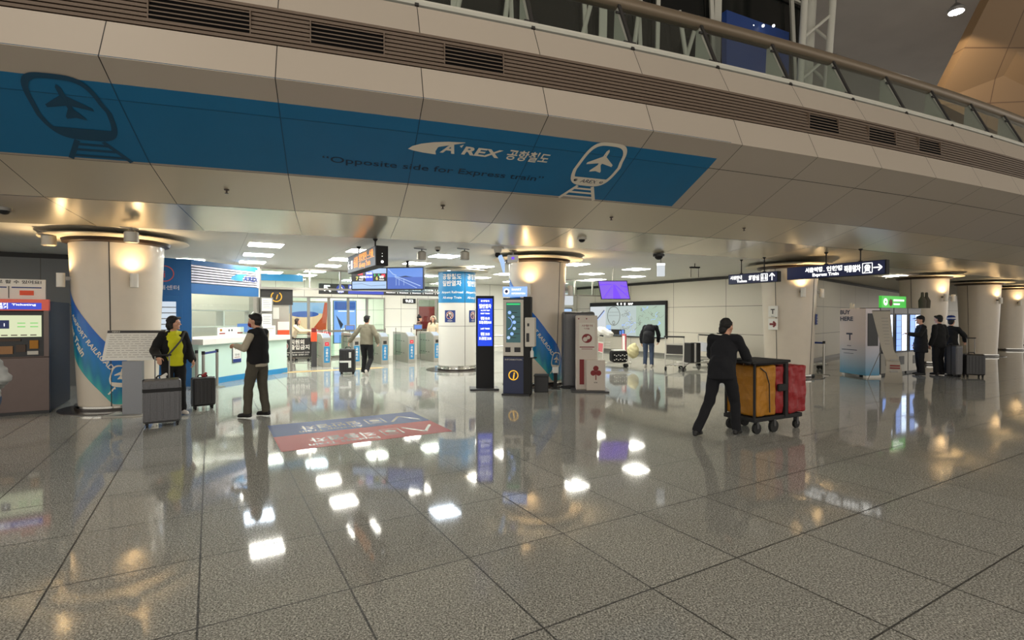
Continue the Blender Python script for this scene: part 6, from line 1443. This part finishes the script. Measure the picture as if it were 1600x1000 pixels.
t = thing('security_camera', 'small boxy white camera under the ring of the middle column', 'camera', (0.02, 11.2, 2.98)); b = MB(); b.box(-.12, .12, -.14, .1, -.17, -.02); b.build('housing', 'white', t, bevel=.02); b = MB(); b.tube([(0, 0, -.02), (0, 0, .08)], .02, 8); b.lathe([(.03, .05), (.10, .09)], 16); b.build('bracket', 'grey_metal', t, True); b = MB(); b.box(-.03, .03, -.146, -.14, -.12, -.07); b.build('lens', 'purple_deep', t)
t = thing('exit_light', 'small white box sign lamp hanging from the ceiling right of the black dome camera', 'sign', (3.65, 12.65, 2.62), R(0)); b = MB(); b.box(-.09, .09, 0, .08, 0, .30); b.build('box', 'map_pale', t, bevel=.01); b = MB(); b.box(-.09, .09, -.004, .08, .27, .32); b.build('lit_top', 'text_white', t); b = MB(); b.tube([(0, .04, .32), (0, .04, .48)], .01, 6); b.build('pole', 'grey_metal', t)
t = thing('ceiling_bracket', 'thin dark wire bracket on the ceiling left of the small navy sign', 'bracket', (5.05, 14.3, 2.72), R(15)); b = MB(); b.tube([(-.12, 0, 0), (-.12, 0, .25), (.12, 0, .25), (.12, 0, 0)], .008, 6); b.box(-.14, .14, -.04, .04, .25, .29); b.tube([(0, 0, .29), (0, 0, .38)], .01, 6); b.build('bracket', 'matte_black', t)
for px_, py_, lab in ((355, 297, 'tiny dark sprinkler in the soffit panel right of the left column'), (692, 322, 'tiny dark sprinkler in the soffit panel below the quoted sentence'), (955, 340, 'tiny dark sprinkler in the soffit panel below the white train emblem'), (1162, 357, 'tiny dark sprinkler in the soffit panel above the small navy sign')):
    # middle of the soffit panel between the two profile steps
    u = (px_-800)/808; best = None
    for q in range(60):
        k = 5; tt = q/59; z = PZ[k]+(PZ[k+1]-PZ[k])*tt; r = RC+PO[k]+(PO[k+1]-PO[k])*tt; a = u*u+1; bb = -2*(u*CX+CY); c = CX*CX+CY*CY-r*r; Y = (-bb-sqrt(bb*bb-4*a*c))/(2*a)
        e = abs(494-808*(z-1.65)/Y-py_)
        if best is None or e < best[0]: best = (e, u*Y, Y, z)
    t = thing('sprinkler', lab, 'sprinkler', (best[1], best[2], best[3]), 0, 'sprinklers in the soffit'); b = MB(); b.lathe([(.03, -.012), (.035, .0)], 14); b.lathe([(.012, -.05), (.012, -.01)], 10); b.lathe([(.025, -.055), (.025, -.05)], 12); b.build('head', 'bronze', t)
t = thing('poster', 'white striped notice on the back wall just right of the middle column', 'poster', (BW(.9)[0]-.02, BW(.9)[1]-.06, 2.2), A1); b = MB(); b.box(-.1, .65, -.04, 0, 0, .6); b.build('sheet', 'map_pale', t)
t = thing('poster', 'dark framed notice on the back wall below the white striped one', 'poster', (BW(.9)[0]-.02, BW(.9)[1]-.06, 1.55), A1); b = MB(); b.box(-.1, .6, -.04, 0, 0, .5); b.build('frame', 'grey_metal', t); b = MB(); b.box(-.05, .55, -.045, -.04, .05, .45); b.build('sheet', 'screen_pale', t)
# ---- pieces that belong to a part go one level deeper (all parts share their thing's origin)
NEST = [('rib', ('shell',)), ('strap', ('shell',)), ('sticker', ('shell',)), ('zip_band', ('shell',)), ('grip', ('telescopic_tube',)), ('cap_band', ('cap',)), ('bulb', ('shade',)),
        ('lamp_symbol', ('lamp',)), ('slat', ('sign_backing',)), ('fin_edge', ('fin',)), ('iris', ('eye',)), ('wheel_fork', ('wheel',)), ('screen_content', ('touch_screen', 'screen')),
        ('header_print', ('header',)), ('header_strip', ('header',)), ('dispenser_slot', ('dispenser',)), ('blind', ('window',)), ('base_ring', ('base',)), ('digits', ('case',)),
        ('map_print', ('backlit_face',)), ('pictogram', ('face',)), ('red_strip', ('body',)), ('delivery_flap', ('lower_panel',)), ('shelf', ('window',)), ('light_panel', ('window',)),
        ('print', ('paper', 'plate', 'display', 'banner_sheet', 'box', 'board', 'panel')), ('picture', ('print', 'housing')), ('badge', ('board',)), ('no_entry_symbol', ('board',)),
        ('lettering', ('blue_sticker', 'blue_wrap', 'wave_print', 'face', 'screen', 'header_strip', 'board', 'frame', 'film', 'base_cabinet', 'plate', 'body'))]
bn = lambda o: o.name.split('.')[0]
for root in [o for o in bpy.data.objects if o.type == 'EMPTY' and o.parent is None]:
    kids = [o for o in root.children if o.type == 'MESH']
    kids.sort(key=lambda o: o.name)
    for cn, pns in NEST:
        cs = [o for o in kids if bn(o) == cn and o.parent is root]
        for pn in pns:
            ps = [o for o in kids if bn(o) == pn and o.parent is root]
            if not ps or pn == cn: continue
            for k, c in enumerate(cs): c.parent = ps[k if len(ps) == len(cs) else 0]
            break
# temporary data tidy-up
bpy.data.scenes.remove(TS)
